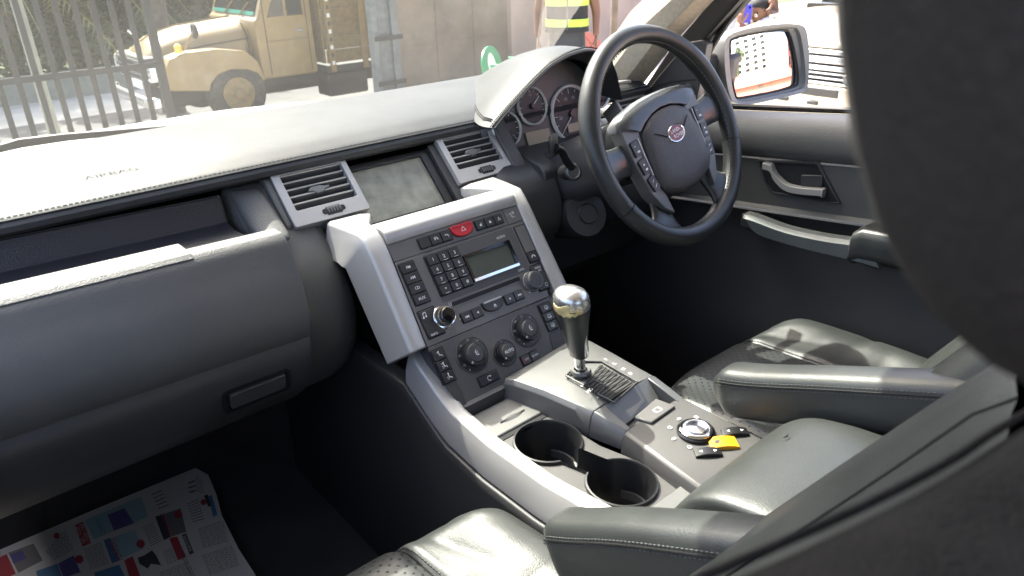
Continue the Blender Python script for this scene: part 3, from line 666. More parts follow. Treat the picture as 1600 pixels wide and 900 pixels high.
# gear selector housing and rear control plate
GZ = .668
hs = []
for y, zl, zr, xl in ((-.306, .664, .676, -.052), (-.33, .668, .678, -.046), (-.38, .669, .676, -.034), (-.44, .667, .672, -.022), (-.468, .6655, .671, -.016)):
    hs.append([V3(xl-.004, y, ZT-.012), V3(xl-.004, y, ZT-.002), V3(xl, y, zl-.008), V3(xl+.006, y, zl), V3(xl+.03, y, zl+.002), V3(.10, y, zr), V3(.1295, y, zr-.004), V3(.1295, y, ZT-.02)])
ghous = mk('gear_housing', loft(hs), 'silver_dark', con, bevel=.0015)
GP = Fr((.05, -.42, .6745), (1, 0, 0), (0, 1, .02))
def gp_(p): return GP.px(*p)
g_rib = [gp_(p) for p in ((912, 601), (938, 570), (990, 600), (952, 626))]
mk('gate_recess', prism(g_rib, GP, -.004, .0006), 'rubber_ribs', ghous)
for k in range(9):
    t = (k+.5)/9; A_ = Vector(g_rib[0]).lerp(Vector(g_rib[3]), t); B_ = Vector(g_rib[1]).lerp(Vector(g_rib[2]), t)
    mk('gate_rib', tube([GP(*A_, .0008), GP(*B_, .0008)], .0012, 5), 'rubber', ghous)
g_rim = [gp_(p) for p in ((885, 588), (905, 566), (940, 566), (996, 598), (960, 630), (935, 617), (945, 604), (930, 595), (912, 603))]
mk('gate_frame', tube([GP(*p, .001) for p in g_rim+g_rim[:1]], .002, 6), 'hard', ghous)
for s, p in (('+', (909, 607)), ('M/S', (921, 614)), ('-', (933, 624)), ('P', (947, 565)), ('R', (960, 572)), ('N', (974, 580)), ('D', (985, 587))):
    u, v = gp_(p); text(s, GP.at(u, v, .0015, math.radians(15)), .009, 'print', ghous, n=.003)
# little open bin behind the gate
BN = [(.012, -.475), (.118, -.466), (.120, -.528), (.010, -.523)]
mk('gate_rear_face', loft([[V3(.012, -.4685, .6665), V3(.1125, -.4685, .6705), V3(.1125, -.4685, .64), V3(.012, -.4685, .64)], [V3(.014, -.505, .645), V3(.1125, -.495, .645), V3(.1125, -.495, .635), V3(.014, -.505, .635)]]), 'silver_dark', ghous, bevel=.001)
mk('left_wedge', loft([[V3(xl-.004, y, ZT-.012), V3(xl-.004, y, ZT-.002), V3(xl, y, z-.008), V3(xl+.006, y, z), V3(.0125, y, z+.001), V3(.0125, y, ZT-.012)] for y, xl, z in ((-.4685, -.016, .6655), (-.50, -.008, .657), (-.522, -.003, .6515))]), 'silver_dark', ghous, bevel=.0015)
mk('right_ridge', loft([[V3(.113, y, .62), V3(.113, y, z), V3(.1295, y, z-.003), V3(.1295, y, .62)] for y, z in ((-.4685, .671), (-.50, .664), (-.53, .656))]), 'silver_dark', ghous, bevel=.0015)
mk('bin_floor', box(.012, -.53, .625, .1135, -.49, .6405), 'hard', ghous)
rp = []
for y, xl in ((-.523, -.004), (-.60, -.014), (-.70, -.026)):
    rp.append([V3(xl-.006, y, ZT-.02), V3(xl-.005, y, ZT+.002), V3(xl, y, .650), V3(xl+.005, y, .6535), V3(.126, y, .6555), V3(.1295, y, .652), V3(.1295, y, ZT-.02)])
rplate = mk('control_plate', loft(rp), 'panel_dark', con, bevel=.0015)
RP = Fr((.06, -.6, .6548), (1, 0, .015), (0, 1, 0))
bq = [RP.px(*p) for p in ((990, 655), (1025, 625), (1056, 637), (1018, 664))]
pb = mk('parking_brake_switch', prism(bq, RP, -.002, .004, .02), 'panel', con, bevel=.002)
u, v = RP.px(1027, 644); flat(arcl(u, v, .005, 0, 360, .0008, 14)+arcl(u, v, .0072, -45, 45, .0008)+arcl(u, v, .0072, 135, 225, .0008), RP, 'print', pb, 'legend', .0046)
uc, vc = RP.px(1087, 676)
DF = RP.at(uc, vc)
dl = mk('terrain_dial', lathe([(.0275, -.002), (.0275, .004), (.0255, .006), (.0245, .0035)], DF, 40), 'black', con, sharp=40)
mk('dial_crown', lathe([(.0245, .002), (.0245, .0075), (.0225, .0090), (.017, .0095), (.0155, .0085), (.0145, .0105), (.0001, .0115)], DF, 40), 'chrome', dl, sharp=40)
for k in range(5):
    a_ = math.radians(35+k*42); f = DF.at(.037*math.cos(a_), .037*math.sin(a_))
    flat([[(-.003, -.002), (.003, -.002), (.004, .001), (0, .003), (-.004, .001)]] if k % 2 else arcl(0, 0, .003, 0, 300, .0009)+[ln(-.003, -.002, .003, -.002, .0009)], f, 'print', rplate, 'terrain_symbol', .0012)
def rocker(p, mname, w=.032, l=.020, name='rocker_switch', marks=True, rot=.0, h=.006):
    u, v = RP.px(*p); f = RP.at(u, v, 0, rot)
    S_ = []
    for k in range(7):
        t = k/6*2-1; S_.append([f(t*w/2, -l/2, -.002), f(t*w/2, -l/2, h*(1-t*t*.5)), f(t*w/2, l/2, h*(1-t*t*.5)), f(t*w/2, l/2, -.002)])
    o = mk(name, loft(S_), mname, con, bevel=.0008)
    if marks: flat([sh(tri(-1, .0026), -.010), sh(tri(1, .0026), .010)], f, 'print', o, 'legend', h*.9)
    return o, f
rocker((1148, 677), 'black', .038, .016, rot=math.radians(-38)); rocker((1106, 709), 'black', .038, .016, rot=math.radians(-38))
yb, yf = rocker((1130, 694), 'amber', .040, .024, 'hill_descent_button', False, math.radians(-38))
flat([[(-.012, .002), (-.006, .004), (-.004, 0), (-.009, -.004), (-.013, -.002)]], yf, 'ink', yb, 'legend', .0058)

# padded lid / cubby box
def cushion_box(x0, x1, y0, y1, z0, z1, e=5, nx=14, ny=22):
    """soft closed box: superellipsoid"""
    cx, cy_, cz = (x0+x1)/2, (y0+y1)/2, (z0+z1)/2; a, b, c = (x1-x0)/2, (y1-y0)/2, (z1-z0)/2
    V, F = [], []; n, m = 40, 20
    def sp(w, p): return math.copysign(abs(w)**(2/p), w)
    rings = []
    for i in range(m+1):
        ph = -math.pi/2+math.pi*i/m; rings.append([V3(cx+a*sp(math.cos(ph), 3.2)*sp(math.cos(2*math.pi*j/n), e), cy_+b*sp(math.cos(ph), 3.2)*sp(math.sin(2*math.pi*j/n), e), cz+c*sp(math.sin(ph), 3.2)) for j in range(n)])
    return loft(rings)
prof = [(-.672, .655), (-.690, .640), (-.73, .62), (-1.08, .62), (-1.10, .70), (-1.05, .772), (-.90, .768)]+smooth_prof([(-.80, .758), (-.745, .744), (-.712, .722), (-.690, .690)], 12)
L_ = []
for x, s in ((-.117, .88), (-.112, .96), (-.095, 1.0), (-.05, 1.02), (0, 1.03), (.05, 1.02), (.095, 1.0), (.112, .96), (.117, .88)):
    L_.append([V3(x, -.88+(y+.88)*(1 if s >= 1 else 1-(1-s)*.35), .66+(z-.66)*s) for y, z in prof])
clid = mk('padded_lid', loft(L_), 'leather', con, subsurf=2)
p0 = on('z', 1228, 686, .745)
mk('leather_nick', tube([p0+V3(-.006, .001, .0045), p0+V3(0, -.001, .0052), p0+V3(.006, .001, .0045)], [.0004, .0012, .0003], 6), 'seam', clid)

# ------------------------------------------------------------------ gear selector
gear = thing('gear_selector', 'black leather gear lever with worn chrome cap on the console', 'gear lever')
gb = GP(*gp_((908, 582)), .0)
kt = on('y', 892, 447, gb.y+.0); kbm = on('y', 904, 556, gb.y)
axis = (kt-gb).normalized(); sidev = V3(1, 0, 0); fv = axis.cross(sidev).normalized()
def gsec(p, w, d, dx=0, dy=0, n=20, e=2.6):
    o = []
    for i in range(n):
        a_ = 2*math.pi*i/n; c_, s_ = math.cos(a_), math.sin(a_)
        o.append(p+sidev*(dx+w*math.copysign(abs(c_)**(2/e), c_))+fv*(dy+d*math.copysign(abs(s_)**(2/e), s_)))
    return o
H = (kt-gb).length
mk('lever_shaft', lathe([(.0085, -.002), (.0085, H*.24)], Fr(gb, sidev, fv, axis), 18), 'chrome', gear)
mk('shaft_collar', lathe([(.016, -.002), (.017, .003), (.015, .007), (.011, .007), (.011, 0)], Fr(gb, sidev, fv, axis), 24), 'silver_dark', gear)
mk('lever_grip', loft([gsec(gb+axis*H*t, w, d, dy*.9, dy*.6) for t, w, d, dy in ((.20, .0105, .011, 0), (.215, .0130, .0145, 0), (.30, .0138, .0155, -.001), (.45, .0158, .0180, -.002), (.62, .0195, .0215, -.004), (.75, .0235, .0255, -.006), (.82, .0250, .0270, -.007))]), 'leather', gear, sharp=60)
mk('lever_cap', loft([gsec(gb+axis*H*t, w, d, dy*.9, dy*.6, e=2.2) for t, w, d, dy in ((.80, .0252, .0275, -.0065), (.86, .0262, .0285, -.0068), (.92, .0250, .0275, -.0065), (.965, .0205, .0230, -.005), (.99, .0130, .015, -.004), (1.0, .005, .006, -.003))]), 'worn_chrome', gear, sharp=60)
_pr = []
for k in range(6):
    row = []
    for i in range(19):
        a_ = math.radians(132+i*7.0); e_ = math.sin(math.pi*i/18)**.6; lo = .825-.062*e_-.010*math.sin(i*2.3); hi = .835+.062*e_*(.6+.4*math.cos(i*.55))+.006*math.sin(i*3.1)
        t = lo+(hi-lo)*k/5; w_ = .0262+.0006
        row.append(gb+axis*H*t+sidev*(-.0060+w_*math.cos(a_))+fv*(-.004+w_*1.085*math.sin(a_)))
    _pr.append(row)
mk('worn_patch', loft(_pr, False, False), 'worn_brass', gear, sharp=80, solid=.0005)
od, sv_ = (sidev*.22-fv*.97).normalized(), (sidev*.97+fv*.22).normalized()
tb = [gb+axis*H*t+sidev*dx+od*w for t, w, dx in ((.235, .0150, 0), (.45, .0176, -.002), (.62, .0208, -.0036), (.75, .0246, -.0054), (.84, .0270, -.006), (.90, .0262, -.006))]
mk('trim_blade', loft([[p+sv_*-.005-od*.004, p+sv_*-.0045+od*.0006, p+sv_*.0005+od*.0022, p+sv_*.0055+od*.0006, p+sv_*.006-od*.004] for p in tb]), 'chrome', gear, sharp=60)
text('P R N D', Fr(gb+axis*(H+.0004)+sidev*-.004+fv*-.004, sidev, fv, axis), .0042, 'ink', gear)

# ------------------------------------------------------------------ steering column and wheel
tw = math.radians(25.5)
WH0 = Fr((.3841, -.2674, .9779), (1, 0, 0), (0, math.sin(tw), math.cos(tw)))
WH = WH0.at(0, 0, 0, math.radians(10))
col = thing('steering_column', 'black steering column cover with indicator stalk behind the wheel', 'steering column')
mk('column_shroud', loft([[WH0(x*w, y*h+dy, n_) for x, y in rr(-1, -1, 1, 1, .5, 5)] for n_, w, h, dy in ((-.30, .075, .060, -.005), (-.22, .078, .062, -.005), (-.13, .072, .060, -.004), (-.10, .066, .055, 0), (-.095, .058, .048, 0))]), 'hard', col, sharp=50)
cb = on('y', 919, 334, -.115)
CF = Fr(cb, (1, -.25, 0), (0, .35, 1))
mk('column_lower_cover', lathe([(.052, -.10), (.052, -.02), (.046, -.006), (.022, -.002), (.0205, 0), (.0205, .0015), (.0185, .002), (.0001, .002)], CF, 36), 'hard', col, sharp=40)
mk('cover_ring', lathe([(.0195, .0018), (.0205, .003), (.0215, .0018)], CF, 30), 'black', col)
s0 = WH0(-.060, .012, -.115); tip = on('y', 857, 229, s0.y-.02)
f = Fr(on('y', 894, 268, s0.y+.0), (1, -.3, 0), (0, .35, 1))
mk('stalk_collar', lathe([(.014, -.03), (.0175, .0), (.0175, .004), (.015, .006), (.0115, .006), (.0105, .001), (.0001, .001)], f, 28), 'black', col, sharp=40)
mk('collar_ring', lathe([(.010, .005), (.0125, .0075), (.0150, .006)], f, 28), 'silver_dark', col)
ax_ = (tip-s0)
stk = [on('y', 893, 262, s0.y), on('y', 884, 250, s0.y-.004), on('y', 877, 236, s0.y-.010), on('y', 868, 231, s0.y-.016)]
mk('indicator_stalk', tube(bez(stk, 12), .0075, 12), 'black', col)
tf = Fr(tip, (0, 1, 0), (0, 0, 1), V3(-1, -.35, .05))
tf = Fr(on('y', 862, 229, s0.y-.018), V3(.33, -.94, .1).cross(V3(-.9, -.40, .05)), V3(0, 0, 1)-V3(-.9, -.40, .05).normalized()*.05, V3(-.9, -.40, .05))
mk('stalk_head', lathe([(.011, -.030), (.0142, -.026), (.0145, -.004), (.0138, -.002), (.0145, 0), (.0145, .010), (.0125, .013), (.0001, .0135)], tf, 24), 'hard', col, sharp=30)
mk('stalk_ring', lathe([(.0145, .0005), (.0150, .002), (.0145, .0035)], tf, 24), 'silver_dark', col)
mk('stalk_end', lathe([(.008, .0132), (.007, .0145), (.0001, .0147)], tf, 20), 'gloss_black', col)
s1 = WH0(.060, .012, -.115)
mk('wiper_stalk', tube(bez([s1, s1+V3(.05, -.01, .006), s1+V3(.10, -.02, .012), s1+V3(.13, -.022, .015)], 12), [.0075]*9+[.0115]*4, 12), 'black', col)

sw_ = thing('steering_wheel', 'black leather steering wheel with oval badge and button strips', 'steering wheel')
RW = .187
def rimpt(a_, fr=WH): return fr(RW*math.cos(a_), RW*math.sin(a_))
def rim_section(a_, n=16, k=1, add=0):
    c_ = V3(0, 0, 0); rad_ = WH.U*math.cos(a_)+WH.V*math.sin(a_); O = rimpt(a_)
    dg = math.degrees(a_) % 360
    th = .0163+.0020*math.exp(-((dg-150)/16)**2)+.0020*math.exp(-((dg-30)/16)**2)+.0010*math.exp(-((dg-270)/50)**2)+add
    return [O+rad_*(th*math.cos(2*math.pi*j/n))+WH.N*(th*1.08*math.sin(2*math.pi*j/n)) for j in range(n)]
A1 = [math.radians(-23+i*(226/72)) for i in range(73)]
A2 = [math.radians(203.6+i*(132.8/44)) for i in range(45)]
mk('rim_upper', loft([rim_section(a_) for a_ in A1], True, True), 'leather_wheel', sw_, sharp=60)
mk('rim_lower', loft([rim_section(a_, add=.0006) for a_ in A2], True, True), 'leather_wheel', sw_, sharp=60)
for d in (-23.2, 203.3): mk('rim_seam', loft([rim_section(math.radians(d+x), add=-.0010) for x in (-.6, .6)], True, True), 'seam', sw_)
def inner_line(d0, d1, ph): 
    return [rimpt(math.radians(d0+(d1-d0)*i/60))+(WH.U*math.cos(math.radians(d0+(d1-d0)*i/60))+WH.V*math.sin(math.radians(d0+(d1-d0)*i/60)))*(-.0178*math.cos(ph))+WH.N*(.0185*math.sin(ph)) for i in range(61)]
struct(stitch_line('stitching', inner_line(-60, 190, math.radians(25)), sw_, r=.0010, dash=.0048, gap=.0032, material='stitch'), 'stuff')
mk('hub_body', lathe([(.060, -.11), (.072, -.06), (.078, -.035), (.080, -.020), (.0001, -.018)], WH, 40), 'black', sw_, sharp=60)
def spoke(sections, m_, name='spoke'):
    return mk(name, loft([[WH(*p) for p in s] for s in sections]), m_, sw_, subsurf=2)
for k in (1, -1):
    spoke([[(k*.085, .030, .004), (k*.085, -.040, -.004), (k*.085, -.040, -.03), (k*.085, .030, -.03)],
           [(k*.115, .028, .002), (k*.115, -.036, -.006), (k*.115, -.036, -.026), (k*.115, .028, -.024)],
           [(k*.150, .030, .000), (k*.150, -.026, -.004), (k*.150, -.026, -.018), (k*.150, .030, -.018)],
           [(k*.180, .044, .004), (k*.182, -.040, .004), (k*.182, -.040, -.012), (k*.180, .044, -.012)]], 'gloss_cover')
    spoke([[(k*.050, -.085, -.006), (k*.092, -.070, -.006), (k*.092, -.070, -.03), (k*.050, -.085, -.03)],
           [(k*.056, -.120, -.004), (k*.098, -.098, -.004), (k*.098, -.098, -.024), (k*.056, -.120, -.024)],
           [(k*.060, -.150, .004), (k*.118, -.122, .004), (k*.118, -.122, -.016), (k*.060, -.150, -.016)],
           [(k*.040, -.184, .008), (k*.150, -.118, .008), (k*.150, -.118, -.010), (k*.040, -.184, -.010)]], 'leather_wheel')
def dome(poly, h0, h1, cx, cy_, steps=((1, 0), (.97, .6), (.88, .85), (.6, .97), (.25, 1.0))):
    return loft([[WH(cx+(u-cx)*s, cy_+(v-cy_)*s, h0+(h1-h0)*t) for u, v in poly] for s, t in ((1, -.8), *steps)])
padp = [(p.x, p.y) for p in bez([(-.066, .030, 0), (-.035, .045, 0), (0, .049, 0), (.035, .045, 0), (.066, .030, 0)], 16)]+[(p.x, p.y) for p in bez([(.071, .022, 0), (.078, -.02, 0), (.079, -.06, 0), (.072, -.084, 0), (.045, -.099, 0), (0, -.106, 0), (-.045, -.099, 0), (-.072, -.084, 0), (-.079, -.06, 0), (-.078, -.02, 0), (-.071, .022, 0)], 40)]
mk('airbag_pad', dome(padp, .002, .021, 0, -.03), 'hub_leather', sw_, sharp=50)
cov = [(-.117, .046), (-.114, .060), (-.088, .071), (-.045, .078), (0, .080), (.045, .078), (.088, .071), (.114, .060), (.117, .046)]
cov2 = [(.0685, .033), (.036, .048), (0, .052), (-.036, .048), (-.0685, .033)]
covp = cov+cov2
mk('hub_cover', loft([[WH(u, v, n_) for u, v in covp] for n_ in (-.02, .010)])if False else loft([[WH(u, v, -.02) for u, v in cov], [WH(u*.995, v*.99, -.002) for u, v in cov], [WH(u*.97, v*.955, .007) for u, v in cov], [WH(u*.86, .040+(v-.040)*.62, .0135) for u, v in cov], [WH(u*.62, .031+.021*max(0, 1-(u/.117)**2), .012) for u, v in cov], [WH(u*.61, .029+.019*max(0, 1-(u/.117)**2), -.02) for u, v in cov]], False, False), 'gloss_cover', sw_, sharp=60, recalc=False)
for k in (1, -1):
    P = [(k*u, v) for u, v in ((.070, .034), (.088, .052), (.112, .050), (.114, .02), (.112, -.02), (.104, -.075), (.086, -.112), (.066, -.130), (.069, -.092), (.081, -.062), (.0805, -.02))]
    st_ = mk('button_strip', prism(P, WH, -.02, .006, .02), 'panel', sw_, bevel=.0015)
    mk('silver_insert', loft([[WH(k*(.0815+.001), v, .004), WH(k*(.0860), v, .004), WH(k*.0855, v, .0095), WH(k*.0825, v, .0095)] for v in (.022, -.02, -.06, -.074)]), 'silver', st_, bevel=.0008)
    for i, (cu, cv) in enumerate(((.0975, .008), (.0965, -.026), (.0905, -.060))):
        f = WH.at(k*cu, cv, .0055, math.radians(-k*(2+i*6)))
        b_ = mk('wheel_button', prism(rr(-.0095, -.0140, .0095, .0140, .002), f, 0, .0045, .06), 'key', st_, bevel=.001)
        flat([[[(-.004, .004), (-.001, .004), (-.001, .0052), (-.004, .0052)], [(-.002, -.008), (.005, -.008), (.005, -.0045), (-.002, -.0045)]], [circ(0, .003, .002), [(-.002, -.008), (.004, -.008), (.004, -.0045), (-.002, -.0045)]], [ln(-.003, .003, .003, .006, .0012), ln(-.003, -.008, .004, -.004, .0016)]][i], f, 'print', b_, 'legend', .0047)
BF = WH.at(.002, -.002, .0205)
ov = lambda s, n_: [BF(.0245*s*math.cos(t), .0165*s*math.sin(t), n_) for t in [2*math.pi*i/36 for i in range(36)]]
mat('badge', (.22, .018, .03), .25)  # green badge under red light: the red is put into its colour
bd = mk('badge', loft([ov(1, -.003), ov(1, .0010), ov(.95, .0022), ov(.86, .0012)]), 'chrome', sw_, sharp=40)
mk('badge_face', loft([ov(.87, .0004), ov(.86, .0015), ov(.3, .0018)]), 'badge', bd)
for k in (1, -1): mk('pad_crease', tube(bez([WH(k*.024, -.001, .0218), WH(k*.045, .012, .0200), WH(k*.066, .022, .0140)], 8), .0011, 5), 'seam', sw_)
text('LAND', BF.at(-.0030, .0050), .0095, 'print', bd, n=.0021, bold=.02); text('ROVER', BF.at(.0030, -.0052), .0095, 'print', bd, n=.0021, bold=.02); flat([ln(.009, .006, .0125, .002, .001), ln(-.0125, -.002, -.009, -.006, .001)], BF, 'print', bd, 'lettering', .0021)
AF = WH.at(.008, -.073, .0192)
flat([ln(-.010, -.005, .010, -.005, .0006), ln(.010, -.005, .010, .005, .0006), ln(.010, .005, -.010, .005, .0006), ln(-.010, .005, -.010, -.005, .0006)], AF, 'stitch', sw_, 'airbag_mark', .0009)
text('SRS', AF.at(0, .002), .0048, 'stitch', sw_, n=.0009, name='airbag_mark'); text('AIRBAG', AF.at(0, -.0025), .0042, 'stitch', sw_, n=.0009, name='airbag_mark')
# ------------------------------------------------------------------ seats
UPR = V3(0, -.515, .857); NFW = V3(0, .857, .515)
SEAM = (-.5, .5)
CREASE = [(.45, .05, .62, .38, .004), (.55, .02, .78, .22, .003), (.50, .30, .86, .30, .003), (.42, .55, .85, .48, .0045), (.60, .62, .9, .66, .003), (-.70, .1, -.9, .5, .003), (.1, .75, .34, .5, .003), (-.3, .6, .2, .66, .0025)]
def cush_pt(cx, s, t, hw=.27, yf=-.352, yr=-.93, z0=.592, n_off=0):
    a_ = abs(s)
    w = 1-.10*(1-min(t/.35, 1))**2
    x = cx+s*hw*w
    y = yf+(yr-yf)*t-.075*a_**2.6*(1-t)**2
    z = z0-.012*(1-t)
    z += .020*math.exp(-((a_-.74)/.17)**2)*(.5+.5*min(1, t/.3))
    for q_ in SEAM: z -= .009*math.exp(-((s-q_)/.03)**2)
    if a_ > .84: z -= .16*((a_-.84)/.16)**2.4
    if t < .16: z -= .11*((.16-t)/.16)**2.3
    z -= .006*math.exp(-((t-.40)/.012)**2)*(0 if SEAM[0]-.02 < s < SEAM[1]+.02 else 1)
    for s0, t0, s1, t1, dp in CREASE:
        vx, vy = s1-s0, t1-t0; u_ = max(0, min(1, ((s-s0)*vx+(t-t0)*vy)/(vx*vx+vy*vy))); dd = math.hypot((s-s0-u_*vx), (t-t0-u_*vy)*1.6)
        z -= .6*dp*math.exp(-(dd/.028)**2)*math.sin(math.pi*min(1, .15+u_*.85))
    z += .0035*math.sin(9*s+4*t)*math.cos(13*t+2*s+cx*7)*(1 if a_ > .4 else .5)
    return V3(x, y, z+n_off)
def seat(cx, label, inner, sl, sr):
    global SEAM
    SEAM = (sl, sr)
    """inner = +1 when the armrest sits on the +x side"""
    t_ = thing('seat', label, 'car seat', 'front seats')
    def patch(name, s0, s1, m_, ns):
        G = [[cush_pt(cx, s0+(s1-s0)*i/ns, j/44) for i in range(ns+1)] for j in range(45)]
        return mk(name, loft(G, False, False), m_, t_, recalc=False, sharp=80)
    c1_ = patch('seat_insert', sl, sr, 'leather_perf', 30)
    patch('seat_bolster', -1, sl, 'leather', 30); patch('seat_bolster', sr, 1, 'leather', 30)
    for s in (sl, sr):
        mk('seat_seam', tube([cush_pt(cx, s, j/40, n_off=.001) for j in range(1, 41)], .0016, 5), 'seam', t_)
        struct(stitch_line('stitching', [cush_pt(cx, s+math.copysign(.022, s), j/40, n_off=.0012) for j in range(1, 41)], t_, r=.0008), 'stuff')
        mk('seat_seam', tube([cush_pt(cx, s+(math.copysign(1, s)-s)*j/20, .40, n_off=.001) for j in range(0, 20)], .0013, 5), 'seam', t_)
    mk('seat_base', loft([[V3(cx+sx*.25*k, y, z) for sx, y in ((-1, -.44), (1, -.44), (1, -.92), (-1, -.92))] for k, z in ((1, .52), (1.02, .47), (.92, .30), (.92, .22))]), 'hard', t_, bevel=.02)
    # backrest: rings across, stacked up the recline
    B0 = V3(cx, -.705, .600); R = []; Hh = .632
    for j in range(25):
        t = j/24; hw = .275-.045*t**3; ring_ = []
        top = 0 if t < .86 else ((t-.86)/.14)**2.2*.045
        for i in range(31):
            s = -1+2*i/30; a_ = abs(s)
            h = -.050*math.exp(-(a_/.50)**6)*(1-t**5)-(.085*((a_-.86)/.14)**2 if a_ > .86 else 0)-top-.004*math.exp(-((a_-.52)/.03)**2)
            ring_.append(B0+V3(s*hw*(1-.25*max(0, t-.9)/.1*a_**3), 0, 0)+UPR*(t*Hh-(.03*a_**4 if t > .8 else 0))+NFW*h)
        for i in range(9):
            s = 1-2*i/8; ring_.append(B0+V3(s*hw*.95, 0, 0)+UPR*(t*Hh)+NFW*(-.155+.03*abs(s)**3+top))
        R.append(ring_)
    mk('backrest', loft([r_[:31] for r_ in R[:23]], False, False), 'leather', t_, sharp=70, recalc=False)
    shell = [r_[30:]+r_[:1] for r_ in R[:23]]
    mk('back_shell', loft(shell, False, False), 'fabric_near', t_, sharp=70, recalc=False)
    sc_ = []; fe = []
    for i in range(25):
        dx = -.21+.42*i/24; a_ = abs(dx)/.21
        yf_ = (-1.032+.058*a_**1.3) if dx < 0 else -1.032-.02*a_; zf_ = (1.140-.002*a_ if dx < 0 else 1.140-.03*a_)-.075*max(0, a_-.72)**1.6/.28**1.6*.6; F_ = V3(cx+dx, yf_, zf_); fe.append(F_)
        sc_.append([F_+V3(0, -.030, -.10), F_+V3(0, -.004, -.05), F_+V3(0, .002, -.022), F_+V3(0, .001, -.004), F_+V3(0, -.012, .006), F_+V3(0, -.06, .013), F_+V3(0, -.11, .004), F_+V3(0, -.135, -.03), F_+V3(0, -.14, -.12)])
    mk('shoulder_cap', loft(sc_), 'fabric_near', t_, sharp=70, subsurf=1)
    for k_, r__ in ((V3(0, .001, -.001), .0016),): mk('cap_piping', tube([p+k_ for p in fe], r__, 6), 'fabric_near', t_)
    for s in (-.52, .52):
        mk('backrest_seam', tube([R[j][min(30, max(0, round((s+1)*15)))]+NFW*.0005 for j in range(0, 23)], .0010, 5), 'seam', t_)
    # headrest
    hc = V3(cx+.0, -1.0545, 1.315); hr = []
    def rrr(w, d, n=36, e=3.4):
        return [(w*math.copysign(abs(math.cos(2*math.pi*i/n))**(2/e), math.cos(2*math.pi*i/n)), d*math.copysign(abs(math.sin(2*math.pi*i/n))**(2/e), math.sin(2*math.pi*i/n))) for i in range(n)]
    for t in range(17):
        ph = -math.pi/2+math.pi*t/16; k = max(.02, abs(math.cos(ph))**.5); zz = math.copysign(abs(math.sin(ph))**.8, math.sin(ph))*.105
        hr.append([hc+V3(x*k, y*k+.20*zz, zz*1.05) for x, y in rrr(.145, .062)])
    mk('headrest', loft(hr), 'headrest_black', t_, sharp=70)
    for j_ in (13, 5): mk('headrest_seam', tube([r_[j_] for r_ in hr[2:15]], .0022, 6), 'leather', t_)
    for sx in (-.03, .03): mk('headrest_post', tube([hc+V3(sx, -.02, -.08), hc+V3(sx, -.035, -.20)], .0045, 10), 'black', t_)
    # fold-down armrest
    ax = (on('x', 1118, 600, .128), None)
    x = cx-.243*1 if inner < 0 else cx+.243
    return t_, x
ps, _ = seat(-.42, 'black leather front passenger seat with perforated cushion beside the newspaper', 1, -.62, .35)
ds, _ = seat(.395, 'black leather driver seat with perforated cushion behind the steering wheel', -1, -.76, .36)
def armrest(xc, pts, parent, hw=.031, hh=.037):
    """pts: centre line (y,z) front to rear"""
    P = bez([V3(xc, y, z) for y, z in pts], 24); R = []; m = len(P)
    for i, p in enumerate(P):
        t = (P[min(i+1, m-1)]-P[max(i-1, 0)]).normalized(); up = V3(1, 0, 0).cross(t); up = up if up.z > 0 else -up
        d = (p-P[0]).length; k = max(.25, (1-(1-min(1, d/.036))**2.4))**.5 if d < .036 else 1
        R.append([p+V3(hw*k*a_, 0, 0)+up*(hh*k*b_) for a_, b_ in [(math.copysign(abs(math.cos(q_))**.55, math.cos(q_)), math.copysign(abs(math.sin(q_))**.55, math.sin(q_))) for q_ in [2*math.pi*j/24 for j in range(24)]]])
    o = mk('armrest', loft(R), 'leather', parent, sharp=70)
    for zz in (.25,):
        ln_ = [R[i][10].lerp(R[i][11], .5)+V3(-.001, 0, .0) for i in range(1, m)]
        mk('armrest_seam', tube(ln_, .0012, 5), 'seam', o)
        struct(stitch_line('stitching', [p+V3(-.0004, 0, -.0045) for p in ln_], o, r=.0008), 'stuff')
        struct(stitch_line('stitching', [p+V3(.0006, 0, .0045) for p in ln_], o, r=.0008), 'stuff')
    return o
armrest(.158, [(-.572, .684), (-.64, .706), (-.75, .752), (-.93, .825)], ds, hh=.039)
armrest(-.212, [(-.600, .630), (-.655, .664), (-.745, .724), (-.90, .815)], ps, hh=.046)
mk('buckle', box(.168, -.80, .60, .185, -.765, .70), 'black', ds, bevel=.004)

# ------------------------------------------------------------------ driver door
door = thing('door', 'black driver door panel with grab bar and recessed handle under the open window', 'car door')
def dz_(y): return -.109*(y+.32)
dp = [(.792, .900), (.792, .962), (.770, .966), (.735, .968), (.712, .962), (.697, .950), (.689, .930), (.687, .905), (.692, .889), (.701, .881)]
dp2 = [(.7045, .876), (.7035, .860), (.7050, .800), (.7035, .778), (.697, .7725), (.6955, .770)]
dp3 = [(.7005, .762), (.714, .745), (.720, .70), (.716, .63), (.706, .56), (.690, .50), (.680, .46), (.682, .25), (.79, .25)]
yy = [.62-.05*i for i in range(42)]
def dskin(P, name, m_, closer):
    return mk(name, loft([[V3(x, y, z+dz_(y)) for x, z in P+closer] for y in yy]), m_, door, sharp=40, bevel=.0)
dskin(dp, 'door_top_pad', 'soft', [(.75, .885)])
dpn = dskin(dp2, 'door_upper_panel', 'soft', [(.75, .772), (.75, .874)])
dskin(dp3, 'door_lower_panel', 'hard', [(.79, .76)])
mk('window_seal', tube([V3(.790, y, .971+dz_(y)) for y in yy], .006, 6), 'rubber', door)
mk('window_seal_strip', tube([V3(.772, y, .9695+dz_(y)) for y in yy], .0035, 6), 'gloss_black', door)
DR = Fr((.7035, -.35, .84), (0, -1, 0), (0, 0, 1))
def D(*P): return [DR.px(*p) for p in P]
hb_o = D((1184, 249), (1280, 252), (1315, 318), (1300, 318), (1207, 301), (1195, 285))
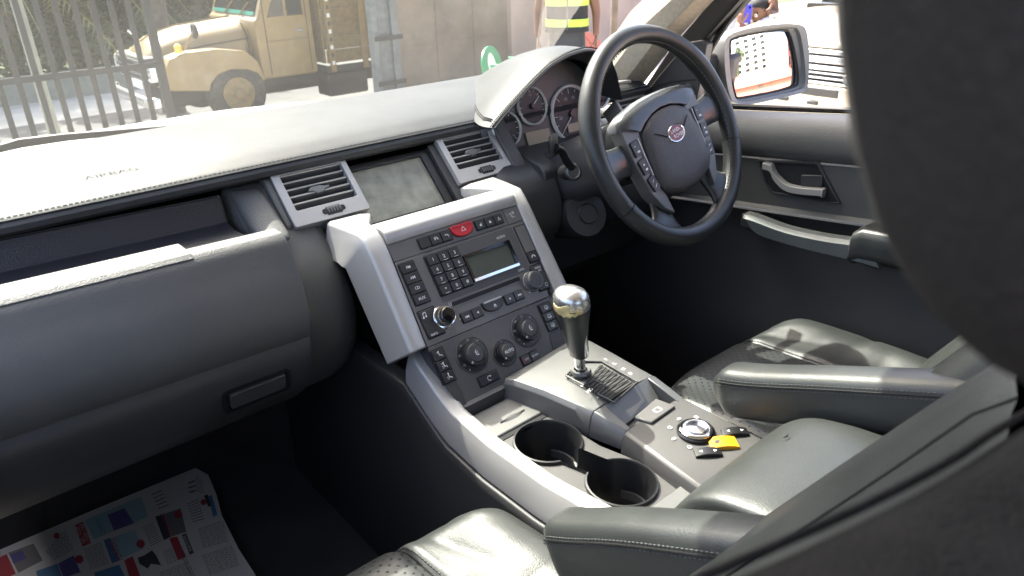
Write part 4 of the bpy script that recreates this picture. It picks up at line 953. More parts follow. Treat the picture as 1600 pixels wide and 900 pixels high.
hb_i = [(u*.93+.07*sum(p[0] for p in hb_o)/6, v*.88+.12*sum(p[1] for p in hb_o)/6) for u, v in hb_o]
hbz = mk('handle_bezel', ring(hb_o, hb_i, DR, -.004, .005), 'hard', door, bevel=.0015)
mk('handle_cup', prism(hb_i, DR, -.006, .0012), 'void', hbz)
hl = [on('x', *p, .694) for p in ((1194, 258), (1206, 262), (1212, 275), (1228, 291), (1250, 297), (1285, 300), (1287, 303))]
mk('door_handle', loft([[p+V3(0, 0, .008)+V3(.006, 0, 0), p+V3(-.008, 0, .006), p+V3(-.008, 0, -.007), p+V3(.006, 0, -.008)] for p in bez(hl, 18)]), 'silver', hbz, bevel=.002)
mk('lock_tab', prism(D((1254, 272), (1288, 273), (1286, 292), (1254, 290)), DR, .001, .007), 'hard', hbz, bevel=.002)
# grab bar: squared greenish bar standing off the door
gt = [on('x', *p, .662) for p in ((1164, 334), (1180, 338), (1230, 356), (1290, 369), (1340, 376), (1366, 382))]
gbm = [on('x', *p, .662) for p in ((1166, 340), (1184, 366), (1232, 383), (1290, 398), (1340, 410), (1376, 420))]
mk('grab_bar', loft([[a_+V3(.016, 0, .002), a_+V3(-.002, 0, 0), a_+V3(-.010, 0, -.008), b_+V3(-.008, 0, .004), b_, b_+V3(.016, 0, 0)] for a_, b_ in zip(bez(gt, 20), bez(gbm, 20))]), 'greenbar', door, bevel=.0015)
for p in ((1170, 345), (1366, 405)):
    c_ = on('x', *p, .68); mk('bar_mount', box(c_.x-.010, c_.y-.015, c_.z-.016, c_.x+.05, c_.y+.015, c_.z+.016), 'hard', door, bevel=.004)
ra = [on('x', *p, .655) for p in ((1332, 362), (1350, 357), (1400, 366), (1470, 382))]
mk('door_armrest', loft([[p+V3(.06, 0, .002), p+V3(-.002, 0, 0), p+V3(-.010, 0, -.012), p+V3(-.010, 0, -.055), p+V3(.02, 0, -.075), p+V3(.06, 0, -.075)] for p in [*ra, V3(.655, -.95, .74)]]), 'leather', door, bevel=.006)
gw = [on('x', *p, .70) for p in ((1185, 385), (1240, 410), (1340, 428))]
# sail panel with mirror switch in front of the glass
SPF = Fr((.742, -.05, 1.0), (0, -1, 0), (0, 0, 1))
spq = [SPF.px(*p) for p in ((1004, 168), (1012, 140), (1048, 96), (1074, 66), (1098, 62), (1105, 68), (1092, 140), (1085, 172))]
sail = mk('sail_panel', prism(spq, SPF, -.025, .003), 'hard', door, bevel=.004)
mk('panel_groove', tube([SPF(*SPF.px(*p), .0035) for p in ((1016, 137), (1050, 128), (1088, 124))], .0012, 5), 'seam', sail)
c_ = SPF.px(1074, 147)
mk('tweeter', lathe([(.026, -.002), (.026, .006), (.021, .010), (.017, .006), (.0001, .004)], SPF.at(*c_), 26), 'black', sail, sharp=40)
mk('switch_knob', lathe([(.009, .004), (.009, .016), (.006, .018), (.0001, .018)], SPF.at(*c_), 18), 'black', sail, sharp=40)
# window frame running up beside the pillar
wf0 = [on('x', *p, .775) for p in ((1000, 175), (1062, 84), (1135, 0))]
d_ = (wf0[2]-wf0[1]).normalized()
wf = [wf0[0], wf0[1], wf0[2], wf0[2]+d_*.30]
mk('window_frame', loft([[p+V3(-.02, .014, .012), p+V3(-.024, -.026, -.02), p+V3(.02, -.030, -.022), p+V3(.02, .014, .012)] for p in wf]), 'rubber', door, bevel=.003)
wf1 = [on('x', *p, .775) for p in ((1094, 150), (1104, 92), (1130, 45), (1162, 0))]
d_ = (wf1[3]-wf1[2]).normalized(); wf1.append(wf1[3]+d_*.3)
mk('window_guide', tube(bez(wf1, 20), .007, 8), 'rubber', door)

# ------------------------------------------------------------------ wing mirror
mat('grey_shell', (.19, .19, .185), .42, var=.05)
wm = thing('wing_mirror', 'grey wing mirror with rounded housing outside the driver window', 'mirror')
mn = V3(-.25, -.955, .155).normalized()
mc = on('x', 1201, 102, .985); mu = V3(0, 0, 1).cross(mn).normalized()*-1
MF = Fr(mc, V3(0, 0, 1).cross(mn)*1, V3(0, 0, 1)-mn*mn.z, mn)
if MF.U.cross(MF.V).dot(mn) < 0: MF.U = -MF.U
mg = [MF.px(*p) for p in ((1146, 70), (1151, 61), (1170, 55), (1205, 49), (1232, 47), (1239, 52), (1246, 75), (1252, 110), (1252, 128), (1246, 135), (1215, 143), (1180, 150), (1160, 153), (1154, 148), (1148, 115))]
mo = [MF.px(*p) for p in ((1128, 68), (1136, 54), (1165, 44), (1205, 38), (1240, 37), (1256, 45), (1261, 75), (1261, 112), (1259, 137), (1249, 146), (1216, 154), (1180, 162), (1155, 165), (1138, 154), (1129, 115))]
def smc(P, k=4):
    n_ = len(P); out = []
    for i in range(n_):
        a, b, c, d = (Vector((*P[(i+j-1) % n_], 0)) for j in range(4))
        for m in range(k):
            t = m/k; q_ = .5*((2*b)+(c-a)*t+(2*a-5*b+4*c-d)*t*t+(3*b-a-3*c+d)*t**3); out.append((q_.x, q_.y))
    return out
mg, mo = smc(mg), smc(mo)
mcx = sum(p[0] for p in mo)/len(mo); mcy = sum(p[1] for p in mo)/len(mo)
def msc(P, s, n_): return [MF(mcx+(u-mcx)*s, mcy+(v-mcy)*s, n_) for u, v in P]
mid = [((a_[0]+b_[0]*1.6)/2.6, (a_[1]+b_[1]*1.6)/2.6) for a_, b_ in zip(mo, mg)]
mk('mirror_housing', loft([msc(mg, 1.0, -.03), msc(mg, 1.005, -.012), msc(mid, 1.0, -.006), msc(mid, 1.02, .004), msc(mo, .985, .008), msc(mo, 1.0, -.004), msc(mo, 1.02, -.03), msc(mo, .97, -.07), msc(mo, .80, -.105), msc(mo, .4, -.12)], True, True), 'grey_shell', wm, sharp=35)
MR = 1.25
_gu = (min(p[0] for p in mg), max(p[0] for p in mg)); _gv = (min(p[1] for p in mg), max(p[1] for p in mg))
def mdome(u, v): return -.0115-((u-mcx)**2+(v-mcy)**2)/(2*MR)
_rg = [[MF(mcx+(u-mcx)*s_, mcy+(v-mcy)*s_, mdome(mcx+(u-mcx)*s_, mcy+(v-mcy)*s_)) for u, v in mg] for s_ in [1-i/24 for i in range(24)]]
_vf = loft(_rg, True, False); _vf[0].append(MF(mcx, mcy, -.0115)); _n = len(mg)
for j in range(_n): _vf[1].append((23*_n+j, 23*_n+(j+1) % _n, 24*_n))
mgl = mk('mirror_glass', _vf, 'mirror', wm, sharp=180)
mk('glass_edge', tube([MF(u, v, -.0105) for u, v in mg+mg[:1]], .0022, 6), 'rubber', wm)
am = on('x', 1118, 135, .86)
mk('mirror_arm', loft([[p+V3(0, .03, s), p+V3(0, -.03, s), p+V3(0, -.03, -s), p+V3(0, .03, -s)] for p, s in ((V3(.765, am.y+.02, am.z+.03), .055), (V3(.84, am.y+.03, am.z+.03), .05), (mc+V3(-.11, .06, -.02), .05), (mc+V3(-.04, .07, -.01), .05))]), 'hard', wm, bevel=.01)

# ------------------------------------------------------------------ car shell: pillar, roof, windscreen, bonnet
body = thing('car_shell', 'car shell with beige pillar trim and dusty windscreen over the dashboard', 'car body')
pr = [on('x', *p, .735) for p in ((990, 152), (1004, 133), (1062, 57), (1116, 0))]
plf = [on('x', *p, .672) for p in ((950, 118), (963, 98), (1008, 37), (1049, 0))]
def ext(P, z): 
    d_ = (P[-1]-P[-2]).normalized(); return P+[P[-1]+d_*((z-P[-1].z)/d_.z)]
def extd(P, z):
    d_ = (P[0]-P[1]).normalized(); return [P[0]+d_*((z-P[0].z)/d_.z)]+P
pr = ext(extd(pr, .95), 1.47); plf = ext(extd(plf, .95), 1.47)
mk('pillar_trim', loft([[a_, a_.lerp(b_, .5)+V3(-.022, -.012, -.006), b_, b_+V3(.03, .07, .02), a_+V3(.02, .06, .02)] for a_, b_ in zip(pr, plf)]), 'beige', body, bevel=.008, bseg=3)
WSB, WST = .535, -.22
ws = [V3(-.76, .47, .975), V3(-.4, WSB, .968), V3(0, WSB+.02, .966), V3(.4, WSB, .968), V3(.76, .47, .975)]
wt_ = [V3(-.64, WST-.03, 1.49), V3(-.34, WST, 1.505), V3(0, WST+.01, 1.51), V3(.34, WST, 1.505), V3(.64, WST-.03, 1.49)]
mk('windscreen', loft([[a_.lerp(b_, t)+V3(0, .06, .05)*math.sin(math.pi*t)*.6 for a_, b_ in zip(ws, wt_)] for t in [i/8 for i in range(9)]], False, False), 'windscreen_glass', body, sharp=80)
mk('roof_lining', box(-.66, -2.3, 1.49, .66, WST-.01, 1.505), 'headliner', body)
mk('roof', box(-.70, -2.3, 1.512, .70, WST, 1.54), 'body_paint', body, bevel=.01)
mk('screen_frit', loft([[p+V3(0, .004, .012) for p in ws], [p+V3(0, -.028, .036) for p in ws]], False, False), 'gloss_black', body) if False else None
mk('cowl', loft([[V3(x, y, z) for x in (-.78, -.4, 0, .4, .78)] for y, z in ((.50, .935), (.56, .925), (.62, .890), (.66, .88))], False, False), 'hard', body)
mk('bonnet', loft([[V3(x, y, z-.04*(abs(x)/.8)**3) for x in (-.85, -.6, -.3, 0, .3, .6, .85)] for y, z in ((.64, .89), (.9, .86), (1.3, .81), (1.7, .76), (1.85, .70), (1.9, .55), (1.9, .1))], False, False), 'body_paint', body)
w0, w1 = on('y', -30, 238, .60), on('y', 285, 196, .60)
wip = [w0, on('y', 30, 222, .60), on('y', 100, 213, .60), on('y', 200, 204, .60), w1]
mk('wiper_blade', loft([[p+V3(0, -.008, s), p+V3(0, .008, s), p+V3(0, .008, -s*1.6), p+V3(0, -.008, -s*1.6)] for p, s in zip(wip, (.004, .006, .005, .004, .003))]), 'rubber', body)
mk('b_pillar', loft([[V3(.70, y-.05, z), V3(.70, y+.05, z), V3(.77, y+.06, z), V3(.77, y-.06, z)] for y, z in ((-1.06, .25), (-1.06, .95), (-1.10, 1.49))]), 'beige', body, bevel=.008)
mk('side_panel', loft([[V3(x, y, z) for x, z in ((-.90, .05), (-.90, .93), (-.88, .955), (-.845, .95), (-.832, .92), (-.835, .50), (-.82, .25), (-.82, .05))] for y in (.62, -.4, -2.3)]), 'hard', body, bevel=.004)
mk('side_panel', loft([[V3(-x, y, z) for x, z in ((-.79, .05), (-.79, .97), (-.77, 1.0), (-.735, .99), (-.722, .95), (-.725, .50), (-.70, .25), (-.70, .05))] for y in (-1.0, -2.3)]), 'hard', body, bevel=.004)
mk('tail_panel', box(-.78, -2.36, .05, .78, -2.3, 1.0), 'hard', body)
# ------------------------------------------------------------------ cabin floor
fl = []
for x in (-.86, -.5, -.2, 0, .2, .5, .80):
    fl.append([V3(x, y, z) for y, z in ((-2.3, .20), (-.5, .20), (.25, .20), (.45, .24), (.60, .38), (.66, .60), (.66, .93))])
struct(mk('floor', loft(fl, False, False), 'carpet', None, solid=.02))
mk_p = mk('throttle_pedal', loft([[V3(x, y, z) for x, y, z in ((.50, .30+dy, .28+k*.16), (.56, .30+dy, .28+k*.16), (.56, .315+dy, .28+k*.16), (.50, .315+dy, .28+k*.16))] for k, dy in ((0, 0), (.5, .04), (1, .10))]), 'rubber', None, bevel=.003)
tag(mk_p, 'black accelerator pedal in the driver footwell', 'pedal')

# ------------------------------------------------------------------ newspaper on the passenger floor
NZ = .262
o_ = on('z', 305, 733, NZ); e_ = on('z', 0, 862, NZ); f_ = on('z', 400, 905, NZ)
NU = (o_-e_).normalized(); NP = Fr(o_, NU, V3(0, 0, 1).cross(NU), V3(0, 0, 1))
def npx(x, y): return NP.px(x/3.81, 700+y/3.81)
news = thing('newspaper', 'folded colour newspaper lying open in the dark passenger footwell', 'newspaper')
cor = [npx(-900, 950), npx(0, 605), npx(600, 350), npx(1165, 118), npx(1240, 160), npx(1290, 280), npx(1320, 400), npx(1420, 600), npx(1530, 770), npx(1760, 1200), npx(600, 1700)]
mk('page', prism(cor, NP, -.002, 0), 'paper', news)
mk('page', prism([(u*1.0-.006, v-.006) for u, v in cor], NP, -.006, -.0035), 'paper', news)
def blk(m_, *P, name='printed_box', n=.0006): return flat([[npx(*p) for p in P]], NP, m_, news, name, n)
blk('ink_red', (447, 460), (495, 438), (543, 568), (490, 588))
blk('ink_cyan', (505, 430), (840, 290), (885, 410), (560, 545)); blk('ink_violet', (640, 400), (740, 360), (800, 450), (680, 495), n=.0009)
blk('ink_blue', (617, 550), (655, 535), (715, 665), (668, 690)); blk('ink_cyan', (657, 538), (800, 490), (860, 600), (720, 660))
blk('ink', (925, 410), (975, 395), (1020, 530), (975, 550)); blk('ink_grey', (977, 394), (1075, 360), (1110, 500), (1022, 528))
blk('ink_red', (1008, 540), (1055, 528), (1108, 650), (1060, 670)); blk('ink', (1083, 520), (1108, 508), (1155, 625), (1130, 637))
blk('ink', (820, 655), (860, 640), (905, 610), (930, 640), (960, 700), (900, 690), (880, 720), (830, 690)); blk('ink_red', (740, 670), (790, 645), (845, 790), (780, 800))
blk('ink_blue', (560, 745), (710, 695), (760, 800), (600, 850)); blk('ink_violet', (345, 690), (440, 640), (480, 740), (380, 775)); blk('ink_blue', (215, 735), (340, 690), (380, 790), (240, 830))
blk('ink_red', (-60, 680), (40, 632), (95, 750), (-20, 800)); blk('ink_grey', (50, 625), (200, 570), (255, 670), (110, 745)); blk('ink_violet', (60, 640), (130, 610), (160, 660), (80, 690), n=.0009)
blk('ink_blue', (1240, 290), (1262, 280), (1295, 400), (1270, 410)); blk('ink', (1215, 285), (1235, 277), (1262, 345), (1240, 352))
for x, y, r in ((473, 665, 28), (838, 573, 28), (1062, 397, 26), (1212, 325, 20), (338, 525, 20)):
    star = []
    for i in range(24):
        a_ = 2*math.pi*i/24; k = r*(1 if i % 2 else .8); star.append(npx(x+k*math.cos(a_), y+k*math.sin(a_)))
    flat([star], NP, 'ink_red', news, 'starburst', .0012)
def nlines(p0, p1, p2, p3, n_, m_='ink_grey'):
    """small print: rows of broken grey lines inside a quad given corner by corner"""
    polys = []; P = [Vector(npx(*p)) for p in (p0, p1, p2, p3)]
    for i in range(n_):
        a_, b_ = P[0].lerp(P[3], (i+.25)/n_), P[1].lerp(P[2], (i+.25)/n_); c_, d_ = P[0].lerp(P[3], (i+.62)/n_), P[1].lerp(P[2], (i+.62)/n_)
        x = 0
        while x < 1:
            w = random.uniform(.06, .2); e = min(1, x+w); polys.append([a_.lerp(b_, x), a_.lerp(b_, e), c_.lerp(d_, e), c_.lerp(d_, x)]); x = e+.035
    struct(flat(polys, NP, m_, news, 'small_print', .0006), 'stuff')
nlines((270, 620), (390, 480), (440, 610), (330, 670), 9); nlines((500, 600), (600, 560), (650, 690), (540, 730), 12); nlines((850, 470), (910, 440), (965, 560), (900, 590), 10)
nlines((900, 270), (960, 245), (1010, 350), (950, 375), 5); nlines((1110, 330), (1180, 300), (1220, 430), (1150, 450), 8); nlines((1165, 160), (1210, 200), (1215, 275), (1170, 260), 6)
nlines((970, 620), (1020, 590), (1060, 670), (1000, 700), 8); nlines((1180, 480), (1330, 430), (1360, 560), (1210, 600), 14); nlines((1200, 640), (1380, 580), (1430, 700), (1250, 760), 14)
nlines((950, 740), (1110, 680), (1150, 790), (990, 850), 12); nlines((1120, 100+100), (1160, 185), (1170, 270), (1130, 280), 3, 'ink')
ang = math.pi
for s, p, sz, m_ in (('LOVED ONE', (512, 505), .0125, 'paper'), ('GET YOUR', (478, 520), .0125, 'paper'), ('PURIFIERS', (690, 610), .016, 'ink_red'), ('REFRIGERATORS', (1000, 465), .012, 'ink_red'), ('CLASSIFIED NOTICES', (1125, 710), .010, 'ink'), ('SMARTPHONE', (1118, 570), .008, 'paper'), ('COMPUTER', (600, 470), .012, 'ink_blue')):
    u, v = npx(*p); w_ = Vector(npx(p[0]-27, p[1]-60))-Vector(npx(p[0]+27, p[1]+60)); text(s, NP.at(u, v, .001, math.atan2(w_.y, w_.x)), sz, m_, news, name='headline')
# ------------------------------------------------------------------ outside: ground
mat('ground', (.46, .43, .38), .9, bump=('noise', 60, .6), var=.18, vscale=1.2); mat('asphalt', (.085, .083, .08), .9, bump=('noise', 90, .8), var=.2, vscale=2)
mat('iron', (.012, .013, .013), .6, var=.2); mat('gate_brown', (.15, .118, .085), .55, bump=('noise', 40, .3), var=.3, vscale=1.8, dust=.35)
mat('gate_post', (.11, .125, .13), .5, var=.25, vscale=9); mat('plaster', (.34, .27, .225), .85, bump=('noise', 120, .4), var=.16, vscale=1.5, dust=.3)
mat('truck_paint', (.21, .145, .055), .42, coat=.25, var=.12, vscale=5, dust=.35); mat('truck_wood', (.17, .12, .05), .7, bump=('noise', 60, .5), var=.2, vscale=12)
mat('truck_dark', (.02, .021, .022), .7, var=.2); mat('tyre', (.028, .027, .025), .85, bump=('noise', 80, .8), var=.2, vscale=20, dust=.3)
mat('dark_glass', (.012, .014, .014), .06); mat('green_tint', (.02, .20, .15), .3); mat('white_paint', (.75, .75, .72), .5, var=.06)
mat('hazard_yellow', (.62, .45, .06), .5); mat('leaf_dark', (.030, .055, .018), .6, var=.3, vscale=3); mat('leaf_mid', (.075, .105, .025), .6, var=.3, vscale=3); mat('leaf_yellow', (.24, .20, .045), .6, var=.25, vscale=3)
mat('bark', (.13, .105, .08), .9, bump=('noise', 40, 1), var=.25); mat('concrete', (.22, .23, .19), .85, bump=('noise', 50, .5), var=.12)
mat('green_plastic', (.012, .24, .10), .35); mat('red_plastic', (.30, .09, .07), .4)
mat('skin', (.135, .062, .036), .5, var=.08); mat('cloth_white', (.72, .72, .70), .85, var=.05); mat('cloth_black', (.016, .017, .018), .85); mat('cloth_navy', (.03, .035, .04), .85, var=.1); mat('cloth_grey', (.33, .34, .35), .85, var=.06)
mat('hi_vis', (.36, .50, .06), .6); mat('hair', (.010, .009, .008), .8); mat('phone_blue', (.055, .055, .42), .3)
mat('gold_paint', (.60, .53, .38), .28, coat=.7); mat('grille_dark', (.03, .03, .03), .35); mat('silver_bar', (.55, .55, .54), .25, metal=.8)
mat('facade', (.72, .70, .62), .8, var=.04); mat('brick_red', (.42, .155, .11), .8, var=.12, vscale=6); mat('roof_red', (.50, .13, .09), .7, var=.12)
def gz(y): return -.42 if y < 4 else -.42-.13*(min(y, 15)-4)
gy = [-90, -40, -15, 0, 3, 4, 5, 6, 7, 8, 9, 10, 11, 12, 13, 14, 15, 18, 30, 60, 150]
struct(mk('ground', loft([[V3(x, y, gz(y)) for x in (-90, -20, -5, 0, 5, 10, 20, 90)] for y in gy], False, False), 'ground', None))
mat('grass', (.04, .06, .018), .9, bump=('noise', 30, 1), var=.4, vscale=2)
struct(mk('verge', loft([[V3(x, y, -1.835) for x in (-60, 60)] for y in (19.5, 80)], False, False), 'grass', None))
struct(mk('road', loft([[V3(x, y, gz(y)+.006) for x in (-60, 0, 60)] for y in (11.2, 12, 13, 14, 15, 16.5)], False, False), 'asphalt', None))

# ------------------------------------------------------------------ iron gate on the left
FY = 8.0
fence = thing('iron_fence', 'black iron bar fence leading up to the old truck', 'fence')
x1 = on('y', 258, 150, FY).x; n_b = 22
for i in range(n_b):
    x = x1-.172*(i+1)
    mk('bar', box(x-.028, FY-.012, gz(FY)+.05, x+.028, FY+.012, gz(FY)+2.3), 'iron', fence)
for zz in (.12, on('y', 120, 115, FY).z-gz(FY), 2.15):
    mk('rail', box(x1-.172*(n_b+.5), FY-.024, gz(FY)+zz-.032, x1-.03, FY-.0125, gz(FY)+zz+.032), 'iron', fence)
mk('gate_post', box(x1-.03, FY-.035, gz(FY)-.1, x1+.06, FY+.035, gz(FY)+2.4), 'iron', fence, bevel=.004)
mk('bolt', box(x1-.09, FY-.05, gz(FY)+1.04, x1+.06, FY-.036, gz(FY)+1.075), 'iron', fence)

# ------------------------------------------------------------------ old truck
TY, TW = 11.0, 2.1
def T(px, py, dy=0): p = on('y', px, py, TY+dy); return (p.x, p.z)
TS = Fr((0, TY, 0), (1, 0, 0), (0, 0, 1))          # side plane, normal towards the camera (-y)
gt_ = gz(TY)
truck = thing('old_truck', 'old tan bonneted truck with wooden slatted cargo bed behind the fence', 'truck')
# bonnet
yc0 = TY+TW/2
hx0, hx1 = T(258, 100)[0]-.12, T(402, 60)[0]
hb_z = T(330, 62)[1]; S_ = []
for x, zt, w in ((hx0, -.32, .50), (hx0+.05, -.10, .60), (hx0+.25, .06, .66), (hx0+.7, .17, .70), (hx1, .25, .76), (hx1+.12, .26, .78)):
    yc = TY+TW/2; S_.append([V3(x, yc+w*a_, -.55+(zt+.55)*b_) for a_, b_ in ((-1, 0), (-1, .45), (-.94, .74), (-.72, .92), (-.35, .985), (0, 1), (.35, .985), (.72, .92), (.94, .74), (1, .45), (1, 0))])
mk('bonnet', loft(S_), 'truck_paint', truck, sharp=50, subsurf=1)
def fender(y0, y1):
    P = [T(*p) for p in ((262, 143), (258, 112), (266, 93), (290, 83), (340, 77), (385, 80), (404, 96), (416, 125), (414, 127), (404, 115), (388, 109), (362, 109), (342, 117), (331, 132), (329, 143))]
    return mk('fender', prism(P, Fr((0, y0, 0), (1, 0, 0), (0, 0, 1)), -(y1-y0), 0), 'truck_paint', truck, bevel=.05, bseg=3)
fender(TY+.02, TY+.50); fender(TY+TW-.5, TY+TW)
mk('bonnet_ridge', tube([V3(hx0+.12, yc0, -.02), V3(hx0+.3, yc0, .085), V3(hx0+.7, yc0, .178), V3(hx1, yc0, .255)], .014, 6), 'truck_paint', truck)
mk('bonnet_gap', tube([V3(hx0+.45, yc0-.665, -.16), V3(hx0+.9, yc0-.705, -.10), V3(hx1-.02, yc0-.755, -.05)], .009, 5), 'truck_dark', truck)
mk('bonnet_gap', tube([V3(hx1-.04, yc0-.76, -.30), V3(hx1-.04, yc0-.735, .0), V3(hx1-.04, yc0-.55, .19)], .009, 5), 'truck_dark', truck)
# cab
cz0 = T(455, 120)[1]; cx0, cx1 = hx1+.02, T(494, 60)[0]
cabp = [(cx0, cz0), (cx0, .22), (cx0+.06, .26), (cx0+.36, 1.02), (cx0+.46, 1.10), (cx1-.10, 1.10), (cx1, 1.0), (cx1, cz0)]
cab = mk('cab', prism(cabp, Fr((0, TY+.06, 0), (1, 0, 0), (0, 0, 1)), -(TW-.12), 0), 'truck_paint', truck, bevel=.05, bseg=3)
CS = Fr((0, TY+.06, 0), (1, 0, 0), (0, 0, 1))
dxa, dxb = cx0+.22, cx1-.16
for P in ([(dxa, .26), (dxa+.30, .92), (dxa+.30, .26)], [(dxa+.35, .26), (dxa+.35, .92), (dxb-.02, .92), (dxb, .26)]):
    mk('cab_window', prism(P, CS, -.02, .006), 'dark_glass', truck)
for x in (dxa-.06, dxb+.05): mk('door_gap', box(x-.006, TY+.054, cz0+.06, x+.006, TY+.059, .95), 'truck_dark', truck)
mk('swage_line', tube([CS(dxa-.05, -.12, .004), CS(dxb+.05, -.12, .004)], .015, 6), 'truck_paint', truck)
mk('door_handle', tube([CS(dxb-.18, .02, .03), CS(dxb-.04, .02, .03)], .012, 6), 'silver_bar', truck)
mk('sun_visor', box(cx0+.20, TY+.05, .98, dxa+.36, TY+.058, 1.10), 'print_red', truck)
# windscreen
w_a, w_b = V3(cx0+.055, 0, .27), V3(cx0+.34, 0, .98); wd = (w_b-w_a); wn = V3(-wd.z, 0, wd.x).normalized()
WF = Fr(V3(w_a.x, TY+TW/2, w_a.z), (0, -1, 0), wd, wn)
mk('windscreen', prism(rr(-.86, .03, .86, wd.length-.02, .08), WF, -.01, .012), 'dark_glass', truck)
for u0, v0, u1, v1, m_ in ((-.86, .02, .86, .08, 'green_tint'), (-.86, .60, .86, .74, 'green_tint'), (.10, .25, .26, .42, 'white_paint')):
    mk('screen_sticker', prism(rr(u0, v0, u1, v1, .02), WF, .0122, .016), m_, truck)
for u in (-.3, .35): mk('wiper', tube([WF(u, 0, .03), WF(u+.25, .22, .03)], .012, 5), 'truck_paint', truck)
# front end
fx = hx0-.10
yc = TY+TW/2
mk('grille_panel', box(fx, TY+.30, -.62, hx0+.3, TY+TW-.3, -.20), 'truck_dark', truck, bevel=.03)
for k in range(4): mk('grille_bar', box(fx-.015, TY+.34, -.57+k*.095, fx-.001, TY+TW-.34, -.53+k*.095), 'silver_bar', truck)
for y in (TY+.22, TY+TW-.22):
    f = Fr((fx+.03, y, -.40), (0, -1, 0), (0, 0, 1)); f = Fr(f.O, f.U, f.V, (-1, 0, 0))
    h = mk('headlight', lathe([(.15, -.12), (.15, .0), (.135, .02), (.125, .0)], f, 20), 'white_paint', truck, sharp=40); mk('lamp_lens', lathe([(.126, -.01), (.09, .015), (.0001, .025)], f, 20), 'silver_bar', h)
mk('bumper', loft([[V3(fx-.16+dx, y, z) for z in (-.90, -.74)]+[V3(fx-.08+dx, y, z) for z in (-.74, -.90)] for y, dx in ((TY-.05, .12), (TY+.15, 0), (TY+TW-.15, 0), (TY+TW+.05, .12))]), 'silver_bar', truck, bevel=.02)
mk('number_plate', box(fx-.03, TY+.55, -.68, fx-.012, TY+1.05, -.56), 'white_paint', truck)
mk('ornament', tube([V3(hx0+.1, yc, .02), V3(hx0-.02, yc, .16)], .02, 6), 'silver_bar', truck)
mk('indicator', lathe([(.05, -.05), (.055, .05), (.03, .08), (.0001, .09)], Fr(TS(*T(280, 78), -.05), (1, 0, 0), (0, 1, 0), (0, 0, 1)), 14), 'hazard_yellow', truck)
mb = TS(*T(290, 80), -.1); mt = TS(*T(301, 48), 0.05)
mk('mirror_stay', tube([mb, mt], .022, 6), 'truck_paint', truck); mk('mirror_stay', tube([mb+V3(-.06, .02, 0), mt+V3(-.02, 0, -.1)], .012, 6), 'truck_paint', truck)
mk('wing_mirror', lathe([(.0001, -.03), (.10, -.03), (.115, 0), (.10, .02), (.0001, .025)], Fr(mt, (0, 0, 1.8), (0, 1, 0), (-1, 0, 0)), 16), 'truck_dark', truck)
# chassis, wheels
mk('chassis', box(hx0+.2, TY+.45, -1.0, cx1+4.2, TY+TW-.45, -.62), 'truck_dark', truck)
wc_ = T(376, 148)
def wheel(x, z, r, y0, y1):
    f = Fr((x, y0, z), (1, 0, 0), (0, 0, 1)); w = y1-y0
    t_ = mk('wheel', lathe([(r*.55, -.02), (r*.60, .0), (r*.92, .0), (r, -.04), (r, -w+.04), (r*.92, -w), (r*.55, -w)], f, 36), 'tyre', truck, sharp=40)
    mk('rim', lathe([(r*.56, -.01), (r*.56, .006), (r*.50, .012), (r*.40, .003), (r*.2, .015), (r*.17, .05), (.0001, .055)], f, 28), 'truck_wood', t_, sharp=40)
    return t_
for y0 in (TY+.04, TY+TW-.30): wheel(wc_[0], gt_+.47, .47, y0, y0+.26)
for y0 in (TY+.04, TY+TW-.5): wheel(cx1+2.6, gt_+.47, .47, y0, y0+.5)
mk('fuel_tank', box(cx1+.15, TY+.05, -1.15, cx1+.95, TY+.5, -.75), 'truck_dark', truck, bevel=.04)
# cargo bed
bx0, bx1 = cx1+.15, cx1+4.2; bz0 = T(540, 100)[1]
for k in range(8):
    z = bz0+.04+k*.226
    mk('plank', box(bx0+.02, TY+.01+random.uniform(0, .012), z, bx1, TY+.04, z+.22), 'truck_wood', truck, bevel=.006)
    mk('plank', box(bx0, TY+.08, z, bx0+.035, TY+TW-.08, z+.22), 'truck_wood', truck, bevel=.006)
for x in (bx0+.10, bx0+.75, bx0+1.5, bx0+2.4, bx0+3.3): mk('stake', box(x-.05, TY-.045, bz0-.1, x+.05, TY+.005, bz0+1.9), 'truck_paint', truck, bevel=.008)
mk('bed_floor', box(bx0, TY+.02, bz0-.12, bx1, TY+TW-.02, bz0), 'truck_dark', truck)
for k in range(14): mk('chevron', box(bx0+.075, TY-.054, bz0+.02+k*.13, bx0+.125, TY-.047, bz0+.085+k*.13), 'ink' if k % 2 else 'white_paint', truck)

# ------------------------------------------------------------------ brown gate, posts and wall
GY = 9.6
def G(px, py=60): return on('y', px, py, GY).x
ga, gb_ = G(622), G(795)
gate = thing('sheet_metal_gate', 'brown sheet metal gate standing closed beside the pale plaster wall', 'gate')
npan = 3
for i in range(npan):
    a_, b_ = ga+(gb_-ga)*i/npan, ga+(gb_-ga)*(i+1)/npan
    mk('gate_panel', box(a_+.03, GY, gz(GY)+.05, b_-.03, GY+.02, gz(GY)+2.6), 'gate_brown', gate)
    mk('gate_stile', box(a_-.03, GY-.012, gz(GY), a_+.029, GY+.03, gz(GY)+2.65), 'gate_brown', gate, bevel=.004)
for zz in (.9, 1.75): mk('gate_rail', box(ga+.03, GY-.010, gz(GY)+zz-.02, gb_-.03, GY-.002, gz(GY)+zz+.02), 'gate_brown', gate, bevel=.004)
gpost = thing('gate_post', 'weathered grey steel gate post with flaking paint beside the truck bed', 'post')
pa, pb_ = G(578), G(619)
for a_, b_ in ((pa, pa+.10), (pb_-.13, pb_)): mk('upright', box(a_, GY-.10, gz(GY), b_, GY+.05, gz(GY)+2.9), 'gate_post', gpost, bevel=.01)
mk('web_plate', box(pa+.10, GY-.04, gz(GY)+.02, pb_-.13, GY, gz(GY)+2.85), 'gate_post', gpost)
